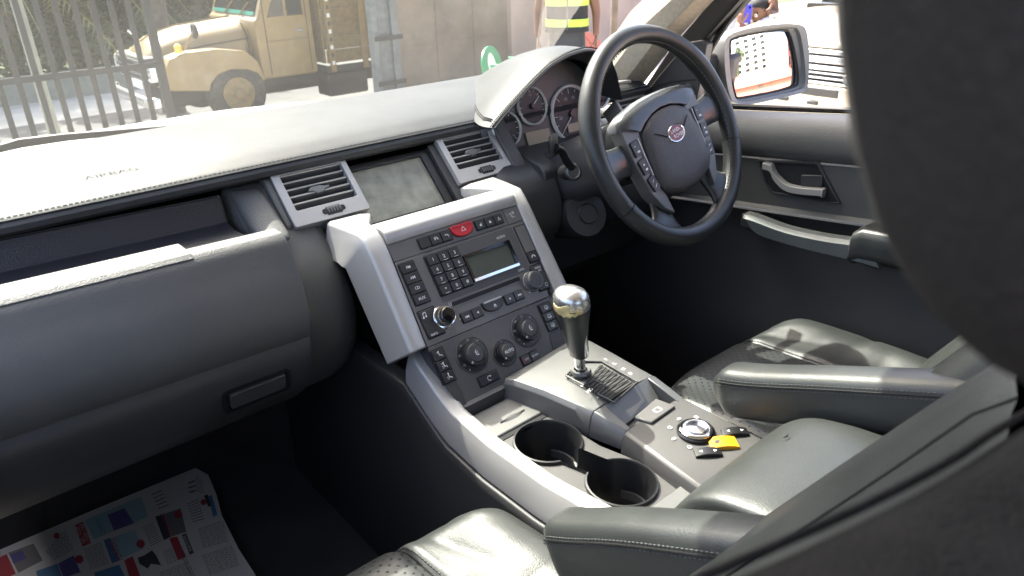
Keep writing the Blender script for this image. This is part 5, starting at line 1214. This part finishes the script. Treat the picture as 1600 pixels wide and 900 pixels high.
for k in range(4): mk('hinge_strap', box(pa+.02, GY-.115, gz(GY)+.35+k*.7, pb_+.06, GY-.101, gz(GY)+.42+k*.7), 'iron', gpost, bevel=.003)
wall = mk('plaster_wall', box(gb_+.02, GY-.05, gz(GY)-.1, gb_+9, GY+.2, gz(GY)+3.0), 'plaster', None, bevel=.01)
tag(wall, 'pale pinkish plaster wall behind the guard in the hi-vis vest', 'wall')
p_ = on('y', 960, 20, 6.0)
pole = thing('thin_pole', 'thin rusty pole standing by the plaster wall', 'pole')
mk('shaft', lathe([(.05, 0), (.045, 2.6)], Fr((p_.x, 6.0, gz(6)), (1, 0, 0), (0, 1, 0)), 12), 'bark', pole); mk('base_plate', box(p_.x-.12, 5.88, gz(6), p_.x+.12, 6.12, gz(6)+.02), 'iron', pole)

# ------------------------------------------------------------------ plastic chairs
def plastic_chair(loc, rz, m_, label):
    t_ = thing('plastic_chair', label, 'chair', 'plastic garden chairs'); F_ = lambda pts: pts
    mw = Matrix.Translation(loc) @ Matrix.Rotation(rz, 4, 'Z')
    X = lambda vf: ([mw @ Vector(p) for p in vf[0]], *vf[1:])
    out = [(.27*math.cos(a_), .62+.22*math.sin(a_)) for a_ in [math.pi*i/20 for i in range(21)]]+[(-.25, .46), (.25, .46)]
    inn = [(.12*math.cos(a_), .64+.13*math.sin(a_)) for a_ in [math.pi*i/20 for i in range(21)]]+[(-.11, .54), (.11, .54)]
    bf = Fr((0, .22, 0), (1, 0, 0), (0, .2, 1))
    mk('backrest', X(ring(out, inn, bf, -.012, .012)), m_, t_, bevel=.004)
    mk('back_panel', X(prism([(u*1.01, v) for u, v in inn], bf, -.008, .002)), 'white_paint' if m_ == 'green_plastic' else m_, t_)
    mk('seat', X(prism(rr(-.25, -.25, .25, .22, .06), XY, .42, .45)), m_, t_, bevel=.008)
    for sx in (-1, 1):
        for sy in (-1, 1): mk('leg', X(loft([[V3(sx*(.20+k*.04)+a_, sy*(.20+k*.03)+b_, .42*(1-k)) for a_, b_ in ((-.02, -.02), (.02, -.02), (.02, .02), (-.02, .02))] for k in (0, 1)])), m_, t_, bevel=.004)
        mk('arm', X(tube([V3(sx*.26, .25, .66), V3(sx*.28, .05, .66), V3(sx*.28, -.2, .64), V3(sx*.26, -.22, .44)], .022, 8)), m_, t_)
    return t_
c_ = on('y', 815, 100, 5.0); plastic_chair(V3(c_.x, 5.0, gz(5)), .5, 'green_plastic', 'green plastic chair with rounded back in front of the brown gate')
c_ = on('y', 928, 62, 5.6); plastic_chair(V3(c_.x, 5.6, gz(5.6)), -.4, 'red_plastic', 'red plastic chair standing beside the guard in the hi-vis vest')

# ------------------------------------------------------------------ people
def skinned(name, joints, edges, parent, mats, pick, sub=2):
    """joints: {name: (pos, radius)}; one continuous body grown with a skin modifier, then coloured by face position"""
    names = list(joints); me = bpy.data.meshes.new('s'); me.from_pydata([tuple(joints[n][0]) for n in names], [(names.index(a_), names.index(b_)) for a_, b_ in edges], [])
    o = bpy.data.objects.new('s', me); COL.objects.link(o)
    sk = o.modifiers.new('Skin', 'SKIN'); sk.use_smooth_shade = True
    for i, n in enumerate(names):
        r = joints[n][1]; me.skin_vertices[0].data[i].radius = r if isinstance(r, tuple) else (r, r); me.skin_vertices[0].data[i].use_root = (i == 0)
    ss = o.modifiers.new('Sub', 'SUBSURF'); ss.levels = ss.render_levels = sub
    dg = bpy.context.evaluated_depsgraph_get(); m2 = bpy.data.meshes.new_from_object(o.evaluated_get(dg)); bpy.data.objects.remove(o)
    v = [x.co.copy() for x in m2.vertices]; f = [tuple(p.vertices) for p in m2.polygons]; idx = [mats.index(pick(p.center)) for p in m2.polygons]
    bpy.data.meshes.remove(m2)
    return mk(name, (v, f, idx), None, parent, mats=mats, sharp=180)
def head(parent, c, h, face, m_hair='hair'):
    """c centre, h height, face = unit direction; ellipsoid with nose, eyes, mouth, ears, hair cap"""
    face = Vector(face).normalized(); up = V3(0, 0, 1); sd = face.cross(up).normalized(); up = sd.cross(face).normalized()
    f = Fr(c, sd, up, -face) if False else None
    def P(a_, b_, d): return c+sd*a_*h+up*b_*h+face*d*h
    R = []
    for b_, w, dfr, dbk in ((-.50, .10, .18, .06), (-.46, .20, .30, .14), (-.36, .28, .36, .24), (-.22, .33, .37, .34), (-.05, .36, .36, .40), (.10, .37, .37, .43), (.25, .35, .34, .41), (.38, .27, .26, .32), (.46, .17, .16, .2), (.50, .04, .04, .05)):
        R.append([P(w*math.cos(t), b_, (dfr if math.sin(t) > 0 else dbk)*math.sin(t)) for t in [2*math.pi*i/20 for i in range(20)]])
    hd = mk('head', loft(R), 'skin', parent, subsurf=1)
    mk('nose', loft([[P(-w, b_, .34), P(0, b_, .34+d), P(w, b_, .34), P(0, b_, .30)] for b_, w, d in ((.06, .03, .02), (-.05, .05, .08), (-.10, .07, .11), (-.14, .06, .05))]), 'skin', hd, subsurf=1)
    for s in (-1, 1):
        mk('eye', lathe([(.0001, .02*h), (.05*h, .008*h), (.06*h, -.01*h)], Fr(P(s*.14, .03, .345), sd, up*.6, face), 10), 'print', hd); mk('pupil', lathe([(.0001, .024*h), (.022*h, .02*h), (.026*h, .0)], Fr(P(s*.14, .03, .348), sd, up, face), 8), 'hair', hd)
        mk('brow', tube([P(s*.07, .10, .36), P(s*.14, .12, .36), P(s*.22, .10, .33)], .016*h, 5), 'hair', hd)
        mk('ear', lathe([(.09*h, -.01*h), (.10*h, .02*h), (.05*h, .03*h), (.0001, .01*h)], Fr(P(s*.36, .0, -.03), face*.7, up, sd*s), 12), 'skin', hd)
    mk('mouth', loft([[P(-.10, -.24+b_, .355), P(0, -.235+b_, .375+d), P(.10, -.24+b_, .355)] for b_, d in ((.015, 0), (.0, .012), (-.02, .008), (-.03, -.002))], False, False), 'skin', hd)
    H_ = []
    for b_, w, dfr, dbk in ((-.10, .372, .0, .43), (.10, .385, .06, .455), (.22, .375, .30, .45), (.34, .32, .32, .385), (.45, .22, .22, .26), (.53, .06, .06, .07)):
        H_.append([P(w*math.cos(t), b_, (dfr if math.sin(t) > 0 else dbk)*math.sin(t)) for t in [2*math.pi*i/20 for i in range(20)]])
    mk('hair', loft(H_), m_hair, hd, sharp=80)
    return hd
def hand(parent, wrist, dirv, palm_n, s=1, curl=.5):
    """palm and five fingers; dirv towards the fingertips, palm_n out of the palm"""
    dirv = Vector(dirv).normalized(); n_ = Vector(palm_n); n_ = (n_-dirv*n_.dot(dirv)).normalized(); sd = dirv.cross(n_)
    def P(a_, b_, c_): return wrist+dirv*a_*s+sd*b_*s+n_*c_*s
    o = mk('hand', loft([[P(a_, -w, 0), P(a_, -w*.8, .014), P(a_, w*.8, .014), P(a_, w, 0), P(a_, w*.8, -.013), P(a_, -w*.8, -.013)] for a_, w in ((-.01, .022), (.02, .030), (.06, .040), (.088, .040))]), 'skin', parent, subsurf=1)
    for b_, l in ((-.030, .062), (-.010, .074), (.011, .070), (.030, .054)):
        pts = [P(.075, b_, 0)]; a_ = 0; p = P(.088, b_, 0)
        for k, fr_ in enumerate((.45, .32, .23)):
            pts.append(p); a_ += curl*(.3 if k == 0 else .7); p = p+(dirv*math.cos(a_)+n_*math.sin(a_))*l*fr_*s
        pts.append(p); mk('finger', tube(bez(pts, 12), [.0088*s]*10+[.008*s, .007*s, .0045*s], 8), 'skin', o)
    pts = [P(.015, -.025, .004), P(.045, -.048, .012), P(.068, -.058, .024), P(.085, -.056, .034)]
    mk('thumb', tube(bez(pts, 9), [.0105*s]*8+[.008*s, .005*s], 8), 'skin', o)
    return o
def person(label, base, h, face, arms, top_m, leg_m, group=None, sleeve=.45):
    t_ = thing('person', label, 'person', group)
    face = Vector((face[0], face[1], 0)).normalized(); sd = face.cross(V3(0, 0, 1)).normalized(); k = h/1.75
    def P(a_, d, z): return base+sd*a_*k+face*d*k+V3(0, 0, z*k)
    J = {'pelvis': (P(0, 0, .93), (.155*k, .115*k)), 'belly': (P(0, .01, 1.08), (.150*k, .11*k)), 'chest': (P(0, .0, 1.28), (.17*k, .12*k)), 'neckb': (P(0, -.01, 1.46), (.075*k, .07*k)), 'neck': (P(0, .01, 1.53), (.055*k, .055*k))}
    E_ = [('pelvis', 'belly'), ('belly', 'chest'), ('chest', 'neckb'), ('neckb', 'neck')]
    for s, n in ((-1, 'l'), (1, 'r')):
        J['hip'+n] = (P(s*.095, 0, .86), .098*k); J['knee'+n] = (P(s*.11, .02, .48), .066*k); J['calf'+n] = (P(s*.11, 0, .34), .058*k); J['ank'+n] = (P(s*.115, -.01, .09), .043*k); J['toe'+n] = (P(s*.125, .16, .035), .034*k)
        E_ += [('pelvis', 'hip'+n), ('hip'+n, 'knee'+n), ('knee'+n, 'calf'+n), ('calf'+n, 'ank'+n), ('ank'+n, 'toe'+n)]
        el, wr = arms[n]
        J['sh'+n] = (P(s*.19, -.01, 1.40), .066*k); J['el'+n] = (P(*el), .046*k); J['wr'+n] = (P(*wr), .029*k)
        E_ += [('chest', 'sh'+n), ('sh'+n, 'el'+n), ('el'+n, 'wr'+n)]
    def pick(c):
        z = (c.z-base.z)/k
        for n in 'lr':
            a_, b_ = Vector(J['el'+n][0]), Vector(J['wr'+n][0]); s_ = Vector(J['sh'+n][0])
            d = (b_-a_); u = max(0, min(1, (c-a_).dot(d)/d.length_squared)); 
            if (c-(a_+d*u)).length < .075*k and u > .02: return 'skin' if sleeve < .9 else top_m
            d = (a_-s_); u = max(0, min(1, (c-s_).dot(d)/d.length_squared))
            if (c-(s_+d*u)).length < .085*k and u > sleeve: return 'skin' if sleeve < .9 else top_m
        if z > 1.475: return 'skin'
        if z > 1.03: return top_m
        if z > .10: return leg_m
        return 'hair'
    skinned('body', J, E_, t_, list(dict.fromkeys(['skin', top_m, leg_m, 'hair'])), pick)
    for n in 'lr':
        w = Vector(J['wr'+n][0]); d = (w-Vector(J['el'+n][0])).normalized()
        pn = arms.get('palm'+n); hd_ = hand(t_, w+d*.0, d if not arms.get('dir'+n) else Vector(arms['dir'+n]), pn if pn else sd*(1 if n == 'l' else -1), k)
    return t_, P, k
g_ = on('y', 886, 40, 4.0); gp0 = V3(g_.x, 4.0, -.42)
tocam = (CAM-gp0)
pg, P_, k_ = person('security guard in dark vest with two bright yellow stripes, standing by the wall', gp0, 1.74, (tocam.x, tocam.y), {'l': ((-.27, -.02, 1.13), (-.27, .06, .90)), 'r': ((.27, -.02, 1.13), (.27, .06, .90))}, 'cloth_white', 'cloth_navy')
head(pg, P_(0, .03, 1.64), .235*k_, (tocam.x, tocam.y, 0))
def vest_ring(z, w, d, n=28): return [P_(w*math.copysign(abs(math.cos(t))**.8, math.cos(t)), .002+d*math.copysign(abs(math.sin(t))**.8, math.sin(t)), z) for t in [2*math.pi*i/n for i in range(n)]]
mk('vest', loft([vest_ring(z, w, d) for z, w, d in ((.955, .205, .165), (1.02, .198, .158), (1.08, .192, .152), (1.22, .190, .150), (1.34, .196, .150), (1.43, .15, .11), (1.47, .09, .085))], True, False), 'cloth_black', pg, sharp=80)
for z in (1.035, 1.215): mk('reflective_band', loft([vest_ring(z+dz, w, d) for dz, w, d in ((-.034, .190, .1495), (-.032, .203, .163), (.032, .203, .163), (.034, .190, .1495))], True, False), 'hi_vis', pg, sharp=80)
mk('zip', loft([[P_(a_, .167, z) for a_ in (-.006, .006)] for z in (.98, 1.08, 1.22, 1.34)], False, False), 'ink', pg)
f = Fr(P_(.09, .155, 1.315), (P_(1, 0, 0)-P_(0, 0, 0)), (0, 0, 1)); flat(arcl(0, 0, .03, 0, 360, .006, 14)+[[(-.012, -.012), (.012, -.012), (0, .016)]], f, 'print', pg, 'chest_emblem', .012)

c0 = on('x', 1186, 20, 4.55); cb0 = V3(c0.x, c0.y, -.42)
fdir = V3(-.96, .10, 0).normalized()
ch, P_, k_ = person('child looking down at a blue phone held up beside the parked car', cb0, 1.40, (fdir.x, fdir.y), {'l': ((-.20, .12, 1.16), (-.06, .34, 1.42)), 'r': ((.24, .02, 1.12), (.20, .16, .92)), 'dirl': V3(0, 0, 1), 'palml': fdir*-1}, 'cloth_white', 'cloth_navy')
head(ch, c0+V3(0, 0, .0), .215, (fdir.x, fdir.y, -.25))
ph = thing('mobile_phone', 'blue mobile phone held up by the child', 'phone')
pc = on('x', 1166, 24, c0.x-.14)
PF = Fr(pc, V3(0, 0, 1).cross((CAM-pc).normalized()), V3(0, 0, 1)); mk('phone_back', prism(rr(-.037, -.075, .037, .075, .01), PF, -.005, .005), 'phone_blue', ph, bevel=.002); mk('phone_screen', prism(rr(-.034, -.072, .034, .072, .008), PF, -.0062, -.0052), 'dark_glass', ph); mk('phone_camera', lathe([(.008, .004), (.008, .007), (.0001, .007)], PF.at(.02, .055), 12), 'gloss_black', ph)
a0 = c0+V3(.30, .34, 0); ab = V3(a0.x, a0.y, -.42)
hp = c0+V3(0, 0, .10)
ad, P_, k_ = person('adult in grey shirt resting a hand on the head of the child', ab, 1.70, (-.6, -.75), {'l': ((-.26, .06, 1.16), (-.10, .22, 1.20)), 'r': ((.27, -.02, 1.13), (.27, .05, .92))}, 'cloth_grey', 'cloth_navy', sleeve=.35)
head(ad, P_(0, .03, 1.60), .235*k_, (-.6, -.75, -.2))
# the adult's other hand on the child's hair
e_ = on('x', 1214, -40, c0.x+.12); w_ = on('x', 1210, 0, c0.x+.02)
hand(ad, w_+V3(0, 0, .05), V3(-.25, .1, -.95), V3(-.6, .6, -.2), .95, .6)

# ------------------------------------------------------------------ parked four-wheel drive seen through the driver window
SX, SYc, SH = 4.0, 1.22, .93
suv = thing('parked_suv', 'pale gold four wheel drive parked nose first beside the driver window', 'car')
def sv(x, y, z): return V3(SX+x, SYc+y, z)
def fas(z0, z1, x0, x1, w0=SH, w1=SH, bow=.16):
    return [[sv((x0 if k == 0 else x1)+bow*(abs(s)**2.5), s*(w0 if k == 0 else w1), z0 if k == 0 else z1) for s in [i/8-1 for i in range(17)]] for k in (0, 1)]
def band(z0, z1, x0, x1, m_, name, w=SH, bow=.16, d=.04, y0=-1, y1=1):
    S_ = [y0+(y1-y0)*i/16 for i in range(17)]
    R = [[sv(x0+bow*abs(s)**2.5, s*w, z0), sv(x1+bow*abs(s)**2.5, s*w, z1), sv(x1+bow*abs(s)**2.5+d, s*w, z1), sv(x0+bow*abs(s)**2.5+d, s*w, z0)] for s in S_]
    return mk(name, loft(R), m_, suv, bevel=.008)
band(-.10, .20, .06, .0, 'gold_paint', 'lower_bumper', d=.3); band(.205, .41, -.04, -.05, 'gold_paint', 'bumper', d=.3)
band(.415, .432, -.03, -.02, 'silver_bar', 'bumper_strip', d=.25)
band(.343, .398, -.052, -.054, 'grille_dark', 'lower_intake', d=.03, y0=-.10, y1=.42)
for y in (.07, .28): mk('tow_cover', box(SX-.062, SYc+y-.035, .288, SX-.04, SYc+y+.035, .312), 'grille_dark', suv, bevel=.004)
band(.435, .63, .03, .08, 'grille_dark', 'grille_back', d=.1, y0=-.66, y1=.66)
for z, h_ in ((.452, .008), (.482, .007), (.515, .016), (.565, .022), (.612, .014)): band(z-h_, z+h_, -.005, .0, 'silver_bar', 'grille_bar', d=.04, y0=-.64, y1=.64)
for s in (-1, 1):
    h_ = mk('headlight', loft([[sv(.01+.16*abs(s*a_)**2.5, s*a_*SH, z0) for a_ in (.70, .80, .90, .97)]+[sv(.10+.16*abs(s*a_)**2.5, s*a_*SH, z0) for a_ in (.97, .90, .80, .70)] for z0 in (.44, .63)]), 'dark_glass', suv, bevel=.01)
    for a_ in (.78, .90): mk('lamp', lathe([(.062, -.02), (.062, .012), (.05, .016), (.0001, .010)], Fr(sv(.0+.16*a_**2.5, s*a_*SH, .535), (0, -1, 0), (0, 0, 1), (-1, 0, 0)), 20), 'chrome', h_)
f = Fr(sv(.0, -.12, .465), (0, -1, 0), (0, 0, 1), (-1, 0, 0)); mk('emblem', lathe([(.030, 0), (.030, .02), (.022, .026), (.019, .018), (.0001, .018)], f, 22), 'silver_bar', suv)
hd_ = []
for x, z, w in ((.02, .640, .86), (.06, .675, .90), (.25, .735, .92), (.7, .775, .93), (1.25, .80, .93)):
    hd_.append([sv(x+(.14*abs(s)**2.5 if x < .3 else 0), s*w, z-.05*abs(s)**4) for s in [i/8-1 for i in range(17)]])
mk('bonnet', loft(hd_, False, False), 'gold_paint', suv, solid=.02)
for s in (-1, 1):
    mk('front_wing', loft([[sv(x, s*.94, z1), sv(x, s*.955, z1-.08), sv(x, s*.955, z0), sv(x, s*.90, z0), sv(x, s*.90, z1)] for x, z0, z1 in ((.16, .0, .64), (.45, .42, .72), (.8, .45, .74), (1.1, .42, .75), (1.3, -.05, .76), (1.9, -.05, .78))]), 'gold_paint', suv, bevel=.01)
    f = Fr(sv(.78, s*.95, .0), (1, 0, 0), (0, 0, 1), (0, s, 0))
    w_ = mk('wheel', lathe([(.22, 0), (.24, .0), (.40, -.02), (.42, -.05), (.42, -.22), (.38, -.25)], f, 32), 'tyre', suv, sharp=40); mk('rim', lathe([(.235, -.01), (.20, -.04), (.06, -.02), (.0001, -.02)], f, 20), 'silver_bar', w_)
mk('windscreen', loft([[sv(x, s*w, z) for s in (-1, -.5, 0, .5, 1)] for x, z, w in ((1.27, .80, .80), (2.0, 1.34, .66))], False, False), 'dark_glass', suv, solid=.01)
for y in (-.2, .45): mk('wiper', tube([sv(1.24, y, .83), sv(1.42, y+.5, .93)], .012, 5), 'rubber', suv)
mk('cabin', loft([[sv(x, -w, z0), sv(x, w, z0), sv(x, w, z1), sv(x, w*.8, z1+.5), sv(x, -w*.8, z1+.5), sv(x, -w, z1)] for x, w, z0, z1 in ((2.02, .93, -.05, .80), (3.2, .95, -.05, .86), (4.5, .93, -.05, .86))]), 'gold_paint', suv, bevel=.05)
mk('scuttle', box(SX+1.2, SYc-.88, .70, SX+2.05, SYc+.88, .795), 'grille_dark', suv)

# ------------------------------------------------------------------ greenery beyond the fence
def crown(pts, n, size, mats, flatz=1.0):
    V, F, I = [], [], []
    for _ in range(n):
        c, r = random.choice(pts); d = Vector((random.gauss(0, 1), random.gauss(0, 1), random.gauss(0, 1))).normalized()*r*random.random()**.4
        p = Vector(c)+Vector((d.x, d.y, d.z*flatz)); a_ = Vector((random.gauss(0, 1), random.gauss(0, 1), random.gauss(0, .6))).normalized(); b_ = a_.orthogonal().normalized(); b_ = Matrix.Rotation(random.random()*6.28, 3, a_) @ b_
        s = size*random.uniform(.6, 1.4); k = len(V); V += [p-a_*s, p+b_*s*.45, p+a_*s, p-b_*s*.45]; F.append((k, k+1, k+2, k+3)); I.append(random.randrange(len(mats)))
    return V, F, I
def tree(base, h, r, label, name='leafy_tree', n=3500, mats=('leaf_dark', 'leaf_mid'), size=.16, group='trees beyond the fence'):
    t_ = thing(name, label, 'tree', None)
    base = Vector(base); tr = [base, base+V3(.05*h, 0, h*.3), base+V3(.02*h, .02*h, h*.62)]
    mk('trunk', tube(bez(tr, 10), [.13*h/4*(1-.05*i) for i in range(11)][:len(bez(tr, 10))], 10), 'bark', t_)
    cl = []
    for i in range(11):
        a_ = i*2.4; rr_ = r*random.uniform(.25, .75); e = base+V3(rr_*math.cos(a_), rr_*math.sin(a_), h*random.uniform(.45, .95)); cl.append((e, r*random.uniform(.32, .5)))
        if i % 2 == 0: mk('limb', tube([tr[1].lerp(tr[2], random.random()), e.lerp(tr[2], .4)+V3(0, 0, .1), e], [.05*h/4, .035*h/4, .015*h/4], 6), 'bark', t_)
    mk('crown', crown(cl, n, size, mats), None, t_, mats=list(mats), smooth=False, recalc=False)
    return t_
def palm(base, h, L, nf, label, mats=('leaf_mid', 'leaf_dark', 'leaf_dark', 'leaf_yellow')):
    t_ = thing('palm_tree', label, 'palm'); base = Vector(base); top = base+V3(.1, 0, h)
    mk('trunk', tube([base, base+V3(.05, 0, h*.5), top], [.16, .12, .11], 10), 'bark', t_)
    for i in range(nf):
        a_ = i*2.399; e = random.uniform(.1, 1.1); dirh = V3(math.cos(a_), math.sin(a_), 0); sd = V3(-math.sin(a_), math.cos(a_), 0); V, F = [], []; path = []
        for k in range(10):
            u = k/9; path.append(top+dirh*L*u*math.cos(e*.6)+V3(0, 0, L*(math.sin(e)*u-.85*u*u)))
        for k in range(1, 10):
            for m in range(3):
                p = path[k-1].lerp(path[k], m/3); t = (path[k]-path[k-1]).normalized(); l = .42*L*(1-(k/10)**2*.7)*.6
                for s in (-1, 1):
                    b = len(V); q_ = p+sd*s*l+t*l*.5+V3(0, 0, -l*.35); V += [p, p+t*.045, q_]; F.append((b, b+1, b+2))
        fr_ = mk('frond', (V, F), random.choice(mats), t_, smooth=False, recalc=False); mk('frond_stem', tube(path, [.02]*4+[.012]*6, 4), 'leaf_yellow', fr_)
    return t_
gl = -1.85
def Yp(px, py, y): p = on('y', px, py, y); return p
a_ = Yp(135, 60, 22); palm((a_.x, 22, gl), 2.6, 2.6, 22, 'fan of yellow green palm fronds behind the iron fence')
a_ = Yp(15, 60, 21); palm((a_.x, 21, gl), 2.6, 2.6, 22, 'dark green palm at the concrete lamp post')
a_ = Yp(215, 40, 24); palm((a_.x, 24, gl), 2.6, 2.7, 20, 'tall palm behind the bonnet of the truck', ('leaf_mid', 'leaf_dark'))
for i, (px, y, h, r, lb) in enumerate(((-60, 22, 5.5, 3.2, 'dense dark tree left of the concrete lamp post'), (70, 24, 6, 3.4, 'dense dark tree between lamp post and palms'), (190, 25, 6, 3.3, 'dark leafy tree behind the palm fronds'), (300, 24, 6.5, 3.3, 'dark leafy tree above the truck bonnet'), (420, 26, 7, 3.6, 'big leafy tree behind the truck cab'), (560, 27, 7, 3.8, 'big leafy tree behind the truck cargo bed'))):
    a_ = Yp(px, 50, y); tree((a_.x, y, gl), h, r, lb, n=2600, size=.26)
a_ = Yp(243, 20, 15.5); tk = thing('bare_tree', 'grey bare tree trunk rising behind the truck bonnet', 'tree')
mk('trunk', tube(bez([(a_.x-.05, 15.5, gl), (a_.x, 15.5, -.5), (a_.x+.12, 15.5, 1.5), (a_.x+.05, 15.5, 4)], 12), [.24, .22, .2, .19, .18, .18, .17, .16, .15, .14, .14, .13, .12], 12), 'bark', tk)
mk('limb', tube([V3(a_.x+.08, 15.5, .9), V3(a_.x+.9, 15.7, 2.4), V3(a_.x+1.5, 16, 4)], [.1, .07, .03], 8), 'bark', tk)
a_ = Yp(42, 60, 9.4); lp = thing('lamp_post', 'pale concrete lamp post behind the iron fence', 'lamp post')
mk('shaft', lathe([(.075, 0), (.065, 1.0), (.055, 4.5)], Fr((a_.x, 9.4, gz(9.4)), (1, 0, 0), (0, 1, 0)), 14), 'concrete', lp); mk('footing', box(a_.x-.2, 9.2, gz(9.4)-.05, a_.x+.2, 9.6, gz(9.4)+.08), 'concrete', lp)
mk('lamp_arm', tube([V3(a_.x, 9.4, gz(9.4)+4.4), V3(a_.x+.4, 9.3, gz(9.4)+4.7), V3(a_.x+.9, 9.2, gz(9.4)+4.75)], .03, 8), 'concrete', lp); mk('lamp_head', box(a_.x+.8, 9.1, gz(9.4)+4.68, a_.x+1.3, 9.3, gz(9.4)+4.78), 'white_paint', lp, bevel=.02)
lw = mk('low_wall', box(-8, 19.2, -1.9, 5.5, 19.4, -1.25), 'white_paint', None, bevel=.01); M_ = lw.data.materials; M_[0] = M['concrete']; tag(lw, 'low pale wall across the road behind the palms', 'wall')
hg = mk('hedge', crown([(V3(-9+i*1.1, 20.6+random.uniform(-.4, .4), -1.0), .9) for i in range(22)], 9000, .13, ('leaf_dark', 'leaf_mid')), None, None, mats=['leaf_dark', 'leaf_mid'], smooth=False, recalc=False); tag(hg, 'long dark hedge growing behind the low pale wall', 'hedge')

fw = mk('woodland', crown([(V3(-22+i*1.6, 32+random.uniform(-2, 2), random.uniform(-1.5, 3)), 2.4) for i in range(36)], 30000, .36, ('leaf_dark', 'leaf_dark', 'leaf_mid')), None, None, mats=['leaf_dark', 'leaf_dark', 'leaf_mid'], smooth=False, recalc=False); struct(fw, 'stuff'); fw['label'] = 'dark mass of trees far behind the fence and truck'
# ------------------------------------------------------------------ what stands behind the car and shows in the wing mirror
def refl(px, py):
    u, v = MF.px(px, py, -.0115); p = MF(u, v, -.0115); d = (p-CAM).normalized(); n_ = (MF.N+MF.U*((u-mcx)/MR)+MF.V*((v-mcy)/MR)).normalized(); return p, d-n_*2*d.dot(n_)
def rdist(px, py, D_): p, d = refl(px, py); h = Vector((d.x, d.y, 0)).length; return p+d*(D_/h)
def building(label, A, B, z1, dep, m_, cols, rows, z0w, hw_, name='tower_block'):
    """A,B ground ends of the facade facing the car"""
    t_ = thing(name, label, 'building'); A, B = Vector((A.x, A.y, -.42)), Vector((B.x, B.y, -.42)); U = (B-A).normalized(); N = V3(0, 0, 1).cross(U)
    if N.dot(CAM-A) < 0: N = -N
    W_ = (B-A).length; f = Fr(A, U, V3(0, 0, 1), N)
    mk('wall', prism([(0, 0), (W_, 0), (W_, z1), (0, z1)], f, -dep, 0), m_, t_); mk('parapet', prism([(-.2, z1), (W_+.2, z1), (W_+.2, z1+.5), (-.2, z1+.5)], f, -dep, .2), m_, t_)
    for r in range(rows):
        for c in range(cols):
            u = W_*(c+.5)/cols; v = z0w+(z1-z0w)*(r+.5)/rows; w = W_/cols*.26; h = (z1-z0w)/rows*hw_
            o = mk('window', ring(rr(u-w-.12, v-h-.12, u+w+.12, v+h+.12, .01, 1), rr(u-w, v-h, u+w, v+h, .01, 1), f, -.1, .12), m_, t_, smooth=False); mk('pane', prism([(u-w, v-h), (u+w, v-h), (u+w, v+h), (u-w, v+h)], f, .0, .02), 'dark_glass', o, smooth=False)
    return t_
A_, B_ = rdist(1135, 80, 62), rdist(1199, 80, 62); zt = rdist(1170, 40, 62).z
building('tall cream apartment tower with a grid of square windows behind the car', A_, B_, max(zt, 12)+.42, 14, 'facade', 5, 8, 5, .30)
A_, B_ = rdist(1233, 90, 34), rdist(1262, 90, 30); building('brick apartment block with grey windows behind the car', A_, B_, 9.5, 10, 'brick_red', 5, 5, 1, .3, 'brick_block')
A_, B_ = rdist(1140, 120, 26), rdist(1240, 105, 30)
rb = thing('roadside_shed', 'long low shed with red sheet roof behind the car', 'shed')
A_.z = B_.z = -.42; U_ = (B_-A_).normalized(); N_ = V3(0, 0, 1).cross(U_); N_ = N_ if N_.dot(CAM-A_) > 0 else -N_; f = Fr(A_, U_, V3(0, 0, 1), N_); L0 = (B_-A_).length
mk('wall', prism([(0, 0), (L0, 0), (L0, 1.5), (0, 1.5)], f, -5, 0), 'brick_red', rb)
mk('roof', loft([[f(u, 1.5, .5), f(u, 1.62, .5), f(u, 3.0, -3), f(u, 2.9, -3)] for u in (-.5, L0+.5)]), 'roof_red', rb); mk('shed_door', prism([(L0*.4, 0), (L0*.4+1.1, 0), (L0*.4+1.1, 1.4), (L0*.4, 1.4)], f, 0, .03), 'gate_brown', rb)
a_ = rdist(1150, 100, 50); tree((a_.x, a_.y, -.42), 9.5, 3.2, 'round dark tree in front of the cream tower behind the car', n=3500, size=.22)
